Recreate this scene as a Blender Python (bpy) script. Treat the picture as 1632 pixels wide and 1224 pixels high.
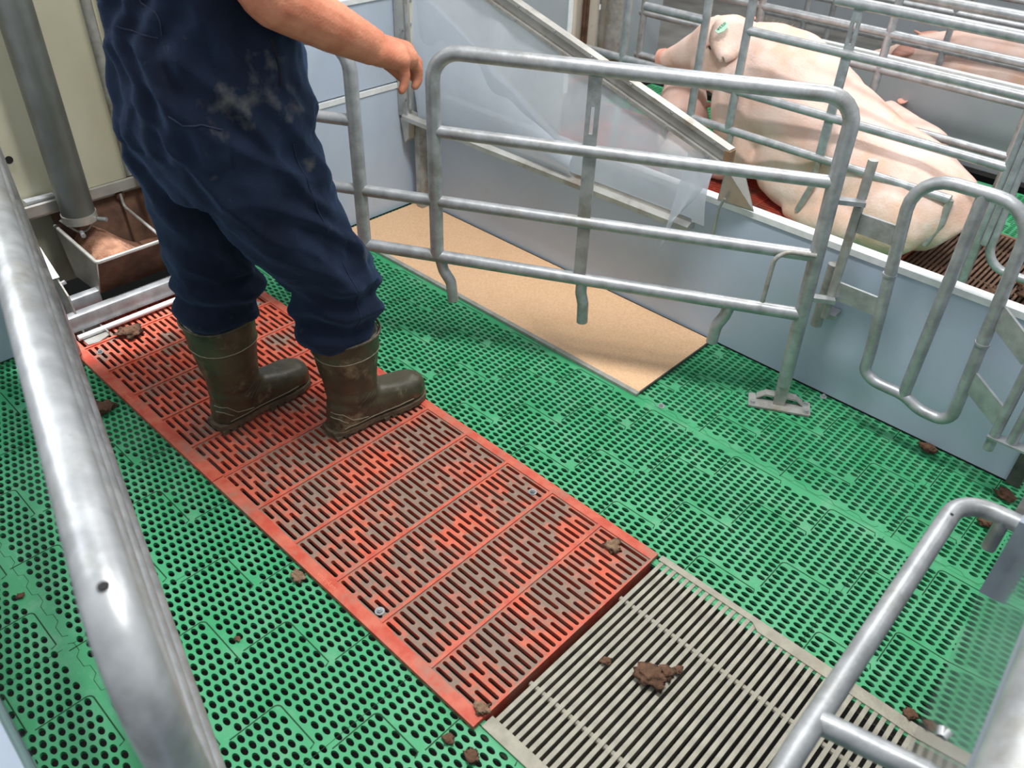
import bpy, bmesh, math, random
import numpy as np
from mathutils import Vector, Matrix, noise

random.seed(7)
SC = bpy.context.scene
COL = SC.collection
for o in list(bpy.data.objects):
    bpy.data.objects.remove(o)

# ------------------------------------------------------------------ camera
FPX = 1316.81
def cam_rot(a, b, c):
    Rz = Matrix(((math.cos(c), -math.sin(c), 0), (math.sin(c), math.cos(c), 0), (0, 0, 1)))
    Rx = Matrix(((1, 0, 0), (0, math.cos(a), -math.sin(a)), (0, math.sin(a), math.cos(a))))
    Rr = Matrix(((math.cos(b), -math.sin(b), 0), (math.sin(b), math.cos(b), 0), (0, 0, 1)))
    return (Rr @ Rx @ Rz).transposed()
cam = bpy.data.cameras.new('camera')
cam.sensor_width = 36.0
cam.lens = FPX / 1632.0 * 36.0
cam.clip_start = 0.02
cam.clip_end = 60
cam.dof.use_dof = True
cam.dof.focus_distance = 2.25
cam.dof.aperture_fstop = 5.0
camo = bpy.data.objects.new('camera', cam)
COL.objects.link(camo)
camo.matrix_world = Matrix.Translation((2.385, -0.618, 1.5)) @ cam_rot(-.916785, -.039056, -.735113).to_4x4()
SC.camera = camo

# ------------------------------------------------------------------ light
world = bpy.data.worlds.new('barn_air')
SC.world = world
world.use_nodes = True
bg = world.node_tree.nodes['Background']
bg.inputs[0].default_value = (0.93, 0.97, 1.0, 1)
bg.inputs[1].default_value = 0.58
def area(name, loc, rot, sx, sy, power, col):
    l = bpy.data.lights.new(name, 'AREA')
    l.shape = 'RECTANGLE'; l.size = sx; l.size_y = sy; l.energy = power; l.color = col
    o = bpy.data.objects.new(name, l); COL.objects.link(o)
    o.location = loc; o.rotation_euler = rot
    return o
area('ceiling_lamp', (1.6, 0.6, 3.3), (0, 0, 0), 1.3, 0.3, 78, (1.0, 0.98, 0.95))
area('ceiling_lamp', (0.9, 3.6, 3.3), (0, 0, 0), 1.6, 0.3, 58, (1.0, 0.98, 0.94))
sp = bpy.data.lights.new('trough_fill_spot', 'SPOT'); sp.energy = 650; sp.spot_size = math.radians(13); sp.spot_blend = 0.5; sp.shadow_soft_size = 0.05  # added spot to whiten the trough rail tops, standing in for a sun patch
spo = bpy.data.objects.new('trough_fill_spot', sp); COL.objects.link(spo); spo.location = (-0.25, 0.0, 3.4)
spo.rotation_euler = (Vector((-0.18, 0.12, 0.1)) - spo.location).to_track_quat('-Z', 'Y').to_euler()
area('window_light', (-2.2, -0.6, 2.9), (0, math.radians(-52), 0), 1.2, 3.0, 140, (0.95, 0.98, 1.0))
SC.view_settings.view_transform = 'Standard'
SC.view_settings.look = 'None'
SC.view_settings.gamma = 1.0
SC.view_settings.use_curve_mapping = False
SC.view_settings.exposure = 0.30

# ------------------------------------------------------------------ materials
def srgb(r, g, b):
    f = lambda v: (v / 255 / 12.92) if v / 255 <= 0.04045 else ((v / 255 + 0.055) / 1.055) ** 2.4
    return (f(r), f(g), f(b), 1)
MATS = {}
def mat(name, c1, c2=None, scale=20, rough=0.6, metal=0.0, bump=0.0, bscale=None, detail=4, c3=None, p=(0.35, 0.65), spec=0.5, stretch=None, dirt=None, dscale=3, dp=(0.5, 0.62), coat=0.0, alpha=None):
    if name in MATS: return MATS[name]
    m = bpy.data.materials.new(name); m.use_nodes = True
    nt = m.node_tree; N = nt.nodes; L = nt.links
    bs = N['Principled BSDF']
    bs.inputs['Roughness'].default_value = rough
    bs.inputs['Metallic'].default_value = metal
    bs.inputs['Specular IOR Level'].default_value = spec
    bs.inputs['Coat Weight'].default_value = coat
    bs.inputs['Base Color'].default_value = c1
    tc = N.new('ShaderNodeTexCoord')
    src = tc.outputs['Object']
    if stretch:
        mp = N.new('ShaderNodeMapping'); mp.inputs['Scale'].default_value = stretch
        L.new(src, mp.inputs[0]); src = mp.outputs[0]
    col = None
    if c2:
        nz = N.new('ShaderNodeTexNoise'); nz.inputs['Scale'].default_value = scale; nz.inputs['Detail'].default_value = detail
        L.new(src, nz.inputs['Vector'])
        cr = N.new('ShaderNodeValToRGB')
        cr.color_ramp.elements[0].position = p[0]; cr.color_ramp.elements[0].color = c1
        cr.color_ramp.elements[1].position = p[1]; cr.color_ramp.elements[1].color = c2
        if c3:
            e = cr.color_ramp.elements.new((p[0] + p[1]) / 2); e.color = c3
        L.new(nz.outputs[0], cr.inputs[0]); col = cr.outputs[0]
    if dirt:
        nz = N.new('ShaderNodeTexNoise'); nz.inputs['Scale'].default_value = dscale; nz.inputs['Detail'].default_value = 8
        nz.inputs['Roughness'].default_value = 0.74
        L.new(tc.outputs['Object'], nz.inputs['Vector'])
        cr = N.new('ShaderNodeValToRGB')
        cr.color_ramp.elements[0].position = dp[0]; cr.color_ramp.elements[0].color = (0, 0, 0, 1)
        cr.color_ramp.elements[1].position = dp[1]; cr.color_ramp.elements[1].color = (1, 1, 1, 1)
        L.new(nz.outputs[0], cr.inputs[0])
        mx = N.new('ShaderNodeMix'); mx.data_type = 'RGBA'
        L.new(cr.outputs[0], mx.inputs[0])
        if col: L.new(col, mx.inputs[6])
        else: mx.inputs[6].default_value = c1
        mx.inputs[7].default_value = dirt
        col = mx.outputs[2]
    if col: L.new(col, bs.inputs['Base Color'])
    if bump:
        nb = N.new('ShaderNodeTexNoise'); nb.inputs['Scale'].default_value = bscale or scale * 3; nb.inputs['Detail'].default_value = 3
        L.new(src, nb.inputs['Vector'])
        bp = N.new('ShaderNodeBump'); bp.inputs['Strength'].default_value = bump; bp.inputs['Distance'].default_value = 0.01
        L.new(nb.outputs[0], bp.inputs['Height']); L.new(bp.outputs[0], bs.inputs['Normal'])
    MATS[name] = m
    return m
GALV = mat('galvanised steel', srgb(152, 155, 158), srgb(178, 181, 184), 28, rough=0.40, metal=0.5, bump=0.06, bscale=60, dirt=srgb(140, 138, 130), dscale=9, dp=(0.52, 0.72))
GALVD = mat('worn galvanised steel', srgb(148, 148, 144), srgb(172, 172, 168), 30, rough=0.5, metal=0.25, bump=0.08, bscale=70, dirt=srgb(134, 126, 110), dscale=10, dp=(0.5, 0.66))
STAIN = mat('stainless sheet', srgb(190, 189, 184), srgb(168, 166, 160), 14, rough=0.36, metal=0.5, dirt=srgb(142, 122, 102), dscale=7, dp=(0.55, 0.75))
PLASTIC = mat('grey wall plastic', srgb(174, 188, 207), srgb(181, 195, 212), 5, rough=0.42, spec=0.5, dirt=srgb(168, 178, 190), dscale=2.5, dp=(0.5, 0.8))
GLOSSP = mat('glossy grey plastic', srgb(112, 120, 128), None, rough=0.09, spec=0.55, coat=0.25)
WHITE = mat('white plastic edging', srgb(228, 231, 232), srgb(214, 218, 220), 30, rough=0.5)
BEIGE = mat('cream wall plastic', srgb(184, 182, 160), srgb(174, 171, 148), 4, rough=0.55, dirt=srgb(150, 140, 116), dscale=2.2, dp=(0.55, 0.8))
BEIGE2 = mat('pale soiled plastic', srgb(232, 224, 210), srgb(222, 208, 190), 6, rough=0.55, dirt=srgb(150, 92, 58), dscale=9, dp=(0.6, 0.75))
GREEN = mat('green slat plastic', srgb(56, 154, 102), srgb(70, 162, 114), 7, rough=0.5, spec=0.45, bump=0.04, bscale=260, dirt=srgb(110, 168, 132), dscale=14, dp=(0.5, 0.8))
GROOVE = mat('dark green groove strip', srgb(14, 62, 34), None, rough=0.8)  # flat dark strips drawn in place of recessed panel grooves
RED = mat('worn red slat plastic', srgb(196, 78, 54), srgb(206, 102, 78), 30, rough=0.65, bump=0.14, bscale=220, dirt=srgb(134, 112, 98), dscale=7.0, dp=(0.49, 0.57))
REDW = mat('browned red slat plastic', srgb(200, 86, 60), srgb(204, 108, 84), 30, rough=0.68, bump=0.16, bscale=220, dirt=srgb(132, 112, 98), dscale=5.0, dp=(0.42, 0.52))
REDF = mat('red slat rim plastic', srgb(188, 74, 54), srgb(200, 104, 82), 30, rough=0.6, bump=0.14, bscale=220, dirt=srgb(160, 116, 98), dscale=11, dp=(0.5, 0.66))
IRON = mat('cast iron bars', srgb(166, 162, 147), srgb(146, 142, 128), 30, rough=0.6, metal=0.05, bump=0.2, bscale=150, dirt=srgb(150, 120, 98), dscale=8, dp=(0.6, 0.72))
IRONB = mat('soiled cast iron', srgb(128, 98, 78), srgb(96, 70, 54), 20, rough=0.75, bump=0.2, bscale=150)
PIT = mat('slurry pit', srgb(16, 14, 12), None, rough=0.9)
DUNG = mat('dry dung', srgb(112, 82, 62), srgb(78, 54, 40), 40, rough=0.95, bump=0.6, bscale=150)
STRAW = mat('dry pale crumbs', srgb(150, 122, 98), srgb(104, 80, 62), 60, rough=0.95, bump=0.8, bscale=120)
TAN = mat('tan heat plate', srgb(230, 192, 154), srgb(218, 176, 136), 160, rough=0.55, bump=0.1, bscale=300, dirt=srgb(212, 168, 128), dscale=5, dp=(0.55, 0.8))
GREY = mat('grey plate edge', srgb(158, 158, 152), srgb(140, 138, 130), 40, rough=0.6)
DARKP = mat('dark grey metal', srgb(92, 94, 90), srgb(70, 72, 70), 30, rough=0.55, metal=0.4)
BLACKM = mat('black bore', srgb(18, 18, 18), None, rough=0.8)
FEED = mat('brown meal feed', srgb(164, 122, 98), srgb(130, 92, 72), 30, rough=0.95, bump=0.6, bscale=120)
FEEDDIRT = mat('feed stained steel', srgb(112, 82, 64), srgb(76, 54, 42), 16, rough=0.7, metal=0.15, bump=0.15, bscale=120)
NAVY = mat('navy work cloth', srgb(27, 36, 55), srgb(17, 23, 38), 9, rough=0.9, spec=0.15, bump=0.25, bscale=420)
BOOT = mat('olive rubber', srgb(80, 75, 58), srgb(56, 52, 41), 12, rough=0.40, bump=0.12, bscale=70, dirt=srgb(132, 120, 97), dscale=11, dp=(0.53, 0.68))
SOLE = mat('dirty boot sole', srgb(74, 66, 52), srgb(104, 88, 68), 40, rough=0.8, bump=0.3, bscale=120)
SKIN = mat('suntanned skin', srgb(200, 134, 106), srgb(182, 112, 86), 24, rough=0.55, bump=0.14, bscale=200, spec=0.3)
HAIR = mat('dark brown hair', srgb(52, 38, 28), srgb(36, 26, 20), 90, rough=0.8)
PIG = mat('pink pig skin', srgb(244, 218, 206), srgb(234, 194, 178), 6, rough=0.6, spec=0.25, bump=0.2, bscale=130, dirt=srgb(224, 182, 148), dscale=3.0, dp=(0.5, 0.75))
PIGD = mat('reddish pig skin', srgb(228, 176, 160), srgb(212, 152, 136), 12, rough=0.6, spec=0.3)
PIGLET = mat('piglet skin', srgb(242, 212, 200), srgb(232, 194, 180), 9, rough=0.6, spec=0.25)
EYE = mat('dark wet eye', srgb(24, 18, 16), None, rough=0.15)
TAGM = mat('pale green tag', srgb(206, 232, 220), srgb(150, 222, 176), 180, rough=0.5)
TAGT = mat('tag ink', srgb(36, 110, 80), None, rough=0.6)
HAIRP = mat('pale bristle', srgb(240, 228, 200), None, rough=0.7)
FARW = mat('far grey panel', srgb(154, 160, 166), srgb(144, 150, 156), 4, rough=0.6)
FARD = mat('far dark concrete', srgb(132, 131, 128), srgb(108, 106, 102), 4, rough=0.8)
LETTER = mat('worn red lettering', srgb(226, 128, 100), None, rough=0.6)

def add_stains(m):
    nt = m.node_tree; N = nt.nodes; L = nt.links; bs = N['Principled BSDF']
    bs.inputs['Sheen Weight'].default_value = 0.25; bs.inputs['Sheen Tint'].default_value = srgb(120, 160, 215)
    src = bs.inputs['Base Color'].links[0].from_socket
    tc = N.new('ShaderNodeTexCoord')
    nz = N.new('ShaderNodeTexNoise'); nz.inputs['Scale'].default_value = 34; nz.inputs['Detail'].default_value = 7
    L.new(tc.outputs['Object'], nz.inputs['Vector'])
    tot = None
    for c, r in (((.19, -.185, .955), .085), ((.19, -.125, .970), .085), ((.20, -.06, .925), .06), ((.20, -.04, .80), .03), ((.20, .08, .55), .03)):
        d = N.new('ShaderNodeVectorMath'); d.operation = 'DISTANCE'; d.inputs[1].default_value = c
        L.new(tc.outputs['Object'], d.inputs[0])
        mr = N.new('ShaderNodeMapRange'); mr.inputs[1].default_value = 0; mr.inputs[2].default_value = r; mr.inputs[3].default_value = .34; mr.inputs[4].default_value = 0
        L.new(d.outputs['Value'], mr.inputs[0])
        if tot:
            a = N.new('ShaderNodeMath'); a.operation = 'MAXIMUM'; L.new(tot, a.inputs[0]); L.new(mr.outputs[0], a.inputs[1]); tot = a.outputs[0]
        else: tot = mr.outputs[0]
    a = N.new('ShaderNodeMath'); a.operation = 'ADD'; L.new(tot, a.inputs[0]); L.new(nz.outputs[0], a.inputs[1])
    mr = N.new('ShaderNodeMapRange'); mr.inputs[1].default_value = .66; mr.inputs[2].default_value = 1.0; mr.inputs[3].default_value = 0; mr.inputs[4].default_value = .34
    L.new(a.outputs[0], mr.inputs[0])
    mx = N.new('ShaderNodeMix'); mx.data_type = 'RGBA'; L.new(mr.outputs[0], mx.inputs[0]); L.new(src, mx.inputs[6]); mx.inputs[7].default_value = srgb(128, 126, 118)
    L.new(mx.outputs[2], bs.inputs['Base Color'])
add_stains(NAVY)
def film(name):
    m = bpy.data.materials.new(name); m.use_nodes = True
    nt = m.node_tree; N = nt.nodes; L = nt.links
    out = N['Material Output']; N.remove(N['Principled BSDF'])
    tr = N.new('ShaderNodeBsdfTransparent'); tr.inputs[0].default_value = (0.93, 0.95, 0.97, 1)
    gl = N.new('ShaderNodeBsdfGlossy'); gl.inputs['Roughness'].default_value = 0.10
    df = N.new('ShaderNodeBsdfDiffuse'); df.inputs[0].default_value = srgb(214, 221, 230)
    tl = N.new('ShaderNodeBsdfTranslucent'); tl.inputs[0].default_value = srgb(214, 221, 230)
    nz = N.new('ShaderNodeTexNoise'); nz.inputs['Scale'].default_value = 5; nz.inputs['Detail'].default_value = 6
    tc = N.new('ShaderNodeTexCoord'); L.new(tc.outputs['Object'], nz.inputs['Vector'])
    mr = N.new('ShaderNodeMapRange'); mr.inputs[1].default_value = 0.3; mr.inputs[2].default_value = 0.75
    mr.inputs[3].default_value = 0.60; mr.inputs[4].default_value = 0.86
    L.new(nz.outputs[0], mr.inputs[0])
    ad = N.new('ShaderNodeMixShader'); ad.inputs[0].default_value = 0.4
    L.new(df.outputs[0], ad.inputs[1]); L.new(tl.outputs[0], ad.inputs[2])
    m1 = N.new('ShaderNodeMixShader'); L.new(mr.outputs[0], m1.inputs[0])
    L.new(tr.outputs[0], m1.inputs[1]); L.new(ad.outputs[0], m1.inputs[2])
    lw = N.new('ShaderNodeLayerWeight'); lw.inputs[0].default_value = 0.5
    mf = N.new('ShaderNodeMapRange'); mf.inputs[1].default_value = 0.3; mf.inputs[2].default_value = 1.0; mf.inputs[3].default_value = 0.03; mf.inputs[4].default_value = 0.30
    L.new(lw.outputs['Facing'], mf.inputs[0])
    m2 = N.new('ShaderNodeMixShader'); L.new(mf.outputs[0], m2.inputs[0])
    L.new(m1.outputs[0], m2.inputs[1]); L.new(gl.outputs[0], m2.inputs[2])
    L.new(m2.outputs[0], out.inputs[0])
    return m
FILM = film('clear soft film')

# ------------------------------------------------------------------ geometry helpers
def V(*a): return Vector(a)
class G:
    """collects pieces of ONE mesh"""
    def __init__(s): s.v = []; s.f = []; s.m = []
    def add(s, vs, fs, mi=0):
        b = len(s.v); s.v += [tuple(v) for v in vs]
        s.f += [tuple(b + i for i in f) for f in fs]; s.m += [mi] * len(fs)
        return s
    def box(s, lo, hi, mi=0):
        x0, y0, z0 = lo; x1, y1, z1 = hi
        return s.add([(x0,y0,z0),(x1,y0,z0),(x1,y1,z0),(x0,y1,z0),(x0,y0,z1),(x1,y0,z1),(x1,y1,z1),(x0,y1,z1)],
              [(3,2,1,0),(4,5,6,7),(0,1,5,4),(1,2,6,5),(2,3,7,6),(3,0,4,7)], mi)
    def bar(s, a, b, w, h, up=(0,0,1), mi=0):
        a = Vector(a); b = Vector(b); d = (b - a).normalized(); up = Vector(up)
        side = d.cross(up).normalized(); up = side.cross(d).normalized()
        vs = []
        for p in (a, b):
            for q, r in ((-1,-1),(1,-1),(1,1),(-1,1)): vs.append(p + side*(q*w/2) + up*(r*h/2))
        return s.add(vs, [(3,2,1,0),(4,5,6,7),(0,1,5,4),(1,2,6,5),(2,3,7,6),(3,0,4,7)], mi)
    def prism(s, poly, ext, mi=0):
        ext = Vector(ext); n = len(poly); p = [Vector(q) for q in poly]
        vs = p + [q + ext for q in p]
        fs = [tuple(range(n))[::-1], tuple(range(n, 2*n))] + [(i, (i+1) % n, n + (i+1) % n, n + i) for i in range(n)]
        return s.add(vs, fs, mi)
    def tube(s, pts, r, seg=14, fillet=0.0, closed=False, mi=0, caps=True, rs=None):
        pts = [Vector(p) for p in pts]
        if fillet: pts = fillet_path(pts, fillet, closed)
        n = len(pts)
        tg = []
        for i in range(n):
            if closed: t = (pts[(i+1) % n] - pts[i-1])
            else: t = pts[min(i+1, n-1)] - pts[max(i-1, 0)]
            tg.append(t.normalized())
        up = Vector((0,0,1)) if abs(tg[0].z) < 0.9 else Vector((1,0,0))
        nr = tg[0].cross(up).normalized()
        vs = []; fs = []
        for i in range(n):
            nr = (nr - tg[i] * nr.dot(tg[i])).normalized()
            bn = tg[i].cross(nr)
            rr = rs[i] if rs else r
            for k in range(seg):
                a = 2 * math.pi * k / seg
                vs.append(pts[i] + (nr * math.cos(a) + bn * math.sin(a)) * rr)
        m = n if closed else n - 1
        for i in range(m):
            j = (i + 1) % n
            for k in range(seg):
                k2 = (k + 1) % seg
                fs.append((i*seg+k, i*seg+k2, j*seg+k2, j*seg+k))
        if not closed and caps:
            fs.append(tuple(range(seg))[::-1]); fs.append(tuple((n-1)*seg + k for k in range(seg)))
        return s.add(vs, fs, mi)
    def cyl(s, c, r, h, seg=12, mi=0, axis=(0,0,1)):
        c = Vector(c); return s.tube([c, c + Vector(axis).normalized() * h], r, seg, mi=mi)
    def loft(s, rings, mi=0):
        n = len(rings[0]); vs = [p for r in rings for p in r]; fs = []
        for i in range(len(rings) - 1):
            for k in range(n):
                k2 = (k+1) % n; fs.append((i*n+k, i*n+k2, (i+1)*n+k2, (i+1)*n+k))
        fs.append(tuple(range(n))[::-1]); fs.append(tuple((len(rings)-1)*n + k for k in range(n)))
        return s.add(vs, fs, mi)
    def ell(s, c, r, rot=None, seg=16, mi=0):
        c = Vector(c); vs = []; fs = []; m = seg // 2
        for i in range(1, m):
            t = math.pi * i / m
            for k in range(seg):
                a = 2*math.pi*k/seg
                p = Vector((r[0]*math.sin(t)*math.cos(a), r[1]*math.sin(t)*math.sin(a), r[2]*math.cos(t)))
                vs.append(p)
        vs.append(Vector((0,0,r[2]))); vs.append(Vector((0,0,-r[2])))
        if rot: vs = [rot @ p for p in vs]
        vs = [c + p for p in vs]
        t = len(vs) - 2
        for i in range(m - 2):
            for k in range(seg):
                k2 = (k+1) % seg; fs.append((i*seg+k, (i+1)*seg+k, (i+1)*seg+k2, i*seg+k2))
        for k in range(seg):
            k2 = (k+1) % seg; fs.append((t, k, k2)); fs.append((t+1, (m-2)*seg+k2, (m-2)*seg+k))
        return s.add(vs, fs, mi)
    def chain(s, pts, rs, n=6, seg=12, mi=0):
        """tapered limb with round ends through the points"""
        P = []; Rr = []
        for i in range(len(pts) - 1):
            for k in range(n):
                t = k / n; P.append(Vector(pts[i]).lerp(Vector(pts[i+1]), t)); Rr.append(rs[i] + (rs[i+1]-rs[i]) * t)
        P.append(Vector(pts[-1])); Rr.append(rs[-1])
        s.tube(P, 0, seg, rs=Rr, mi=mi)
        s.ell(P[0], (rs[0],)*3, seg=seg, mi=mi); s.ell(P[-1], (rs[-1],)*3, seg=seg, mi=mi)
        return s
    def mesh(s, name, mats, smooth=True, ang=40):
        me = bpy.data.meshes.new(name); me.from_pydata(s.v, [], s.f)
        for m in (mats if isinstance(mats, (list, tuple)) else [mats]): me.materials.append(m)
        if any(s.m): me.polygons.foreach_set('material_index', s.m)
        bm = bmesh.new(); bm.from_mesh(me); bmesh.ops.recalc_face_normals(bm, faces=bm.faces); bm.to_mesh(me); bm.free()
        if smooth:
            me.polygons.foreach_set('use_smooth', [True] * len(me.polygons)); me.set_sharp_from_angle(angle=math.radians(ang))
        me.update()
        return me
def fillet_path(pts, rad, closed=False, n=6):
    out = []; m = len(pts)
    for i in range(m):
        if not closed and i in (0, m-1): out.append(pts[i]); continue
        p, a, b = pts[i], pts[i-1], pts[(i+1) % m]
        d1 = (a-p); d2 = (b-p); l1 = d1.length; l2 = d2.length; d1 /= l1; d2 /= l2
        ang = d1.angle(d2)
        if ang > 3.05: out.append(p); continue
        t = min(rad / math.tan(ang/2), l1*0.48, l2*0.48); r = t * math.tan(ang/2)
        c = p + (d1+d2).normalized() * (r / math.sin(ang/2))
        s = p + d1*t; e = p + d2*t
        u = (s-c); w = (e-c); tot = u.angle(w)
        for k in range(n+1):
            f = k/n
            out.append(c + (u*math.sin((1-f)*tot) + w*math.sin(f*tot)) / math.sin(tot))
    return out

def wloc(o):
    l = Vector((0,0,0))
    while o: l = l + Vector(o.location); o = o.parent
    return l
def link_mesh(name, me, parent=None, world=True):
    o = bpy.data.objects.new(name, me); COL.objects.link(o)
    if parent:
        o.parent = parent
        if world: me.transform(Matrix.Translation(-wloc(parent)))
    return o
def part(name, g, m, parent, smooth=True, ang=40, label=None):
    o = link_mesh(name, g.mesh(name, m, smooth, ang), parent)
    if label: o['label'] = label
    return o
def tag(o, label, cat, group=None):
    o['label'] = label; o['category'] = cat
    if group: o['group'] = group
    return o
def thing(name, label, cat, loc=(0,0,0), group=None):
    o = bpy.data.objects.new(name, None); o.empty_display_size = 0.05; COL.objects.link(o); o.location = loc
    return tag(o, label, cat, group)
def solo(name, g, m, label, cat, group=None, smooth=True, ang=40):
    """a thing that is one mesh, its origin at its own base"""
    me = g.mesh(name, m, smooth, ang)
    co = np.array([v.co[:] for v in me.vertices]); c = Vector(((co[:,0].min()+co[:,0].max())/2, (co[:,1].min()+co[:,1].max())/2, co[:,2].min()))
    me.transform(Matrix.Translation(-c))
    o = bpy.data.objects.new(name, me); COL.objects.link(o); o.location = c
    return tag(o, label, cat, group)
def struct(name, g, m, smooth=False, parent=None):
    o = link_mesh(name, g.mesh(name, m, smooth), parent)
    if not parent: o['kind'] = 'structure'
    return o
def remeshed(g, voxel, smooth=4, fn=None, name='body', mats=None, factor=0.5):
    me = g.mesh(name + '_raw', mats, smooth=False)
    o = bpy.data.objects.new('tmp', me); COL.objects.link(o)
    md = o.modifiers.new('r', 'REMESH'); md.mode = 'VOXEL'; md.voxel_size = voxel; md.use_smooth_shade = True
    if smooth:
        sm = o.modifiers.new('s', 'SMOOTH'); sm.iterations = smooth; sm.factor = factor
    dg = bpy.context.evaluated_depsgraph_get()
    out = bpy.data.meshes.new_from_object(o.evaluated_get(dg)); out.name = name
    bpy.data.objects.remove(o); bpy.data.meshes.remove(me)
    if fn:
        out.update()
        nv = len(out.vertices); co = np.empty(nv*3, np.float32); no = np.empty(nv*3, np.float32)
        out.vertices.foreach_get('co', co); out.vertex_normals.foreach_get('vector', no)
        co = co.reshape(-1,3); no = no.reshape(-1,3)
        d = np.array([fn(Vector(c), Vector(n)) for c, n in zip(co.tolist(), no.tolist())], np.float32)
        co = co + no * d[:,None]
        out.vertices.foreach_set('co', co.ravel()); out.update()
    out.materials.clear()
    for m in (mats if isinstance(mats, (list, tuple)) else [mats]): out.materials.append(m)
    out.polygons.foreach_set('use_smooth', [True]*len(out.polygons))
    return out

# ================================================================== FLOOR
floor = bpy.data.objects.new('floor', None); COL.objects.link(floor); floor['kind'] = 'structure'
part('pit_bottom', G().box((-3.0, -2.5, -0.62), (4.2, 7.5, -0.58)), PIT, floor, smooth=False)

NX, NY = 22, 27
PX_, PY_ = 555.0/22/1000, 0.0175
PW, PH = 0.555, 0.490
HOOK_X = [(0.0126, 0.120), (0.1387, 0.138), (0.2648, 0.146), (0.4162, 0.118)]
LEVELS = [0.106, 0.231, 0.356, 0.476]
def green_panel():
    v = []; f = []; mi = []
    def quad(a, b, c, d, m=0):
        n = len(v); v.extend((a, b, c, d)); f.append((n, n+1, n+2, n+3)); mi.append(m)
    D = -0.008
    NSEG = 16
    ang = [2*math.pi*k/NSEG for k in range(NSEG)]
    def hole(cx, cy, hx, hy, rx, ry):
        b = len(v)
        for a in ang: v.append((cx + rx*math.cos(a), cy + ry*math.sin(a), 0))
        for a in ang: v.append((cx + rx*1.06*math.cos(a), cy + ry*1.06*math.sin(a), D))
        for k in range(NSEG):
            q = k % 4
            # outer ring: corners at k=2,6,10,14
            a = ang[k]; c = math.cos(a); s_ = math.sin(a)
            kk = k % 16
            if kk in (15, 0, 1): x, y = hx, hy*(0, .55, -.55)[(0, 1, 15).index(kk)]
            elif kk in (3, 4, 5): x, y = hx*(.55, 0, -.55)[(3, 4, 5).index(kk)], hy
            elif kk in (7, 8, 9): x, y = -hx, hy*(.55, 0, -.55)[(7, 8, 9).index(kk)]
            elif kk in (11, 12, 13): x, y = hx*(-.55, 0, .55)[(11, 12, 13).index(kk)], -hy
            else: x, y = hx*(1 if c > 0 else -1), hy*(1 if s_ > 0 else -1)
            v.append((cx + x, cy + y, 0))
        for k in range(NSEG):
            k2 = (k+1) % NSEG
            f.append((b+k, b+2*NSEG+k, b+2*NSEG+k2, b+k2)); mi.append(0)
            f.append((b+k, b+k2, b+NSEG+k2, b+NSEG+k)); mi.append(0)
    arms = []
    for i, (hx, ln) in enumerate(HOOK_X):
        for j, lv in enumerate(LEVELS):
            if (i + j) % 2 == 0 and i in (0, 2) or (i + j) % 2 == 0 and i in (1, 3):
                arms.append((hx, lv, ln))
    for c in range(NX):
        cx = c*PX_; x0, x1 = cx - PX_/2, cx + PX_/2
        y = 0.0
        off = 0.0258 + (PY_/2 if c % 2 else 0)
        for r in range(NY - (1 if c % 2 else 0)):
            cy = off + r*PY_
            if cy + PY_/2 > PH - 0.014: break
            drop = False
            for hx, lv, ln in arms:
                if hx - 0.002 < cx < hx + ln and -0.005 < cy - lv < 0.0105: drop = True
                if abs(cx - (hx - PX_/2)) < 0.01 and abs(cy - (lv - 0.106)) < 0.011: drop = True
            if drop: continue
            if cy - PY_/2 > y + 1e-6: quad((x0, y, 0), (x1, y, 0), (x1, cy - PY_/2, 0), (x0, cy - PY_/2, 0))
            hole(cx, cy, PX_/2, PY_/2, 0.0104, 0.0060)
            y = cy + PY_/2
        quad((x0, y, 0), (x1, y, 0), (x1, PH, 0), (x0, PH, 0))
    xa, xb = -PX_/2, PW - PX_/2
    for a, b in (((xa, 0), (xb, 0)), ((xb, 0), (xb, PH)), ((xb, PH), (xa, PH)), ((xa, PH), (xa, 0))):
        quad((a[0], a[1], 0), (b[0], b[1], 0), (b[0], b[1], D), (a[0], a[1], D))
    def stroke(pts, w=0.0014, z=0.0004):
        pts = [Vector((p[0], p[1], 0)) for p in pts]
        L_ = []; R_ = []
        for i, p in enumerate(pts):
            d = (pts[min(i+1, len(pts)-1)] - pts[max(i-1, 0)]).normalized(); nn = Vector((-d.y, d.x, 0))
            L_.append(p + nn*w); R_.append(p - nn*w)
        for i in range(len(pts)-1):
            quad((R_[i].x, R_[i].y, z), (R_[i+1].x, R_[i+1].y, z), (L_[i+1].x, L_[i+1].y, z), (L_[i].x, L_[i].y, z), 1)
    for hx, lv, ln in arms:
        p = fillet_path([V(hx, lv-0.108, 0), V(hx, lv, 0), V(hx+ln, lv, 0)], 0.012)
        p += [V(hx+ln+0.004, lv-0.012, 0)]
        stroke(p)
    stroke([(0, 0.01), (0, PH-0.01)], 0.0005)
    zz = []
    for k in range(8):
        x = xa + 0.006 + k*0.0757
        zz += [(x, 0.003), (x+0.006, 0.013), (x+0.032, 0.013), (x+0.044, 0.003)]
    zz = [q for q in zz if q[0] < xb]
    stroke(zz, 0.0006)
    me = bpy.data.meshes.new('floor_panel'); me.from_pydata(v, [], f); me.materials.append(GREEN); me.materials.append(GROOVE)
    me.polygons.foreach_set('material_index', mi)
    me.update()
    return me
gp = green_panel()
def panel(x, y, sy=1.0, z=0.0):
    o = bpy.data.objects.new('floor_panel', gp); COL.objects.link(o); o.parent = floor; o.location = (x, y, z); o.scale = (1, sy, 1)
for k in range(-1, 4):
    panel(1.045 + 0.555*(k-1) , -0.475)
    panel(1.045 + 0.555*(k-1) , -0.475 - 0.490)
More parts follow.
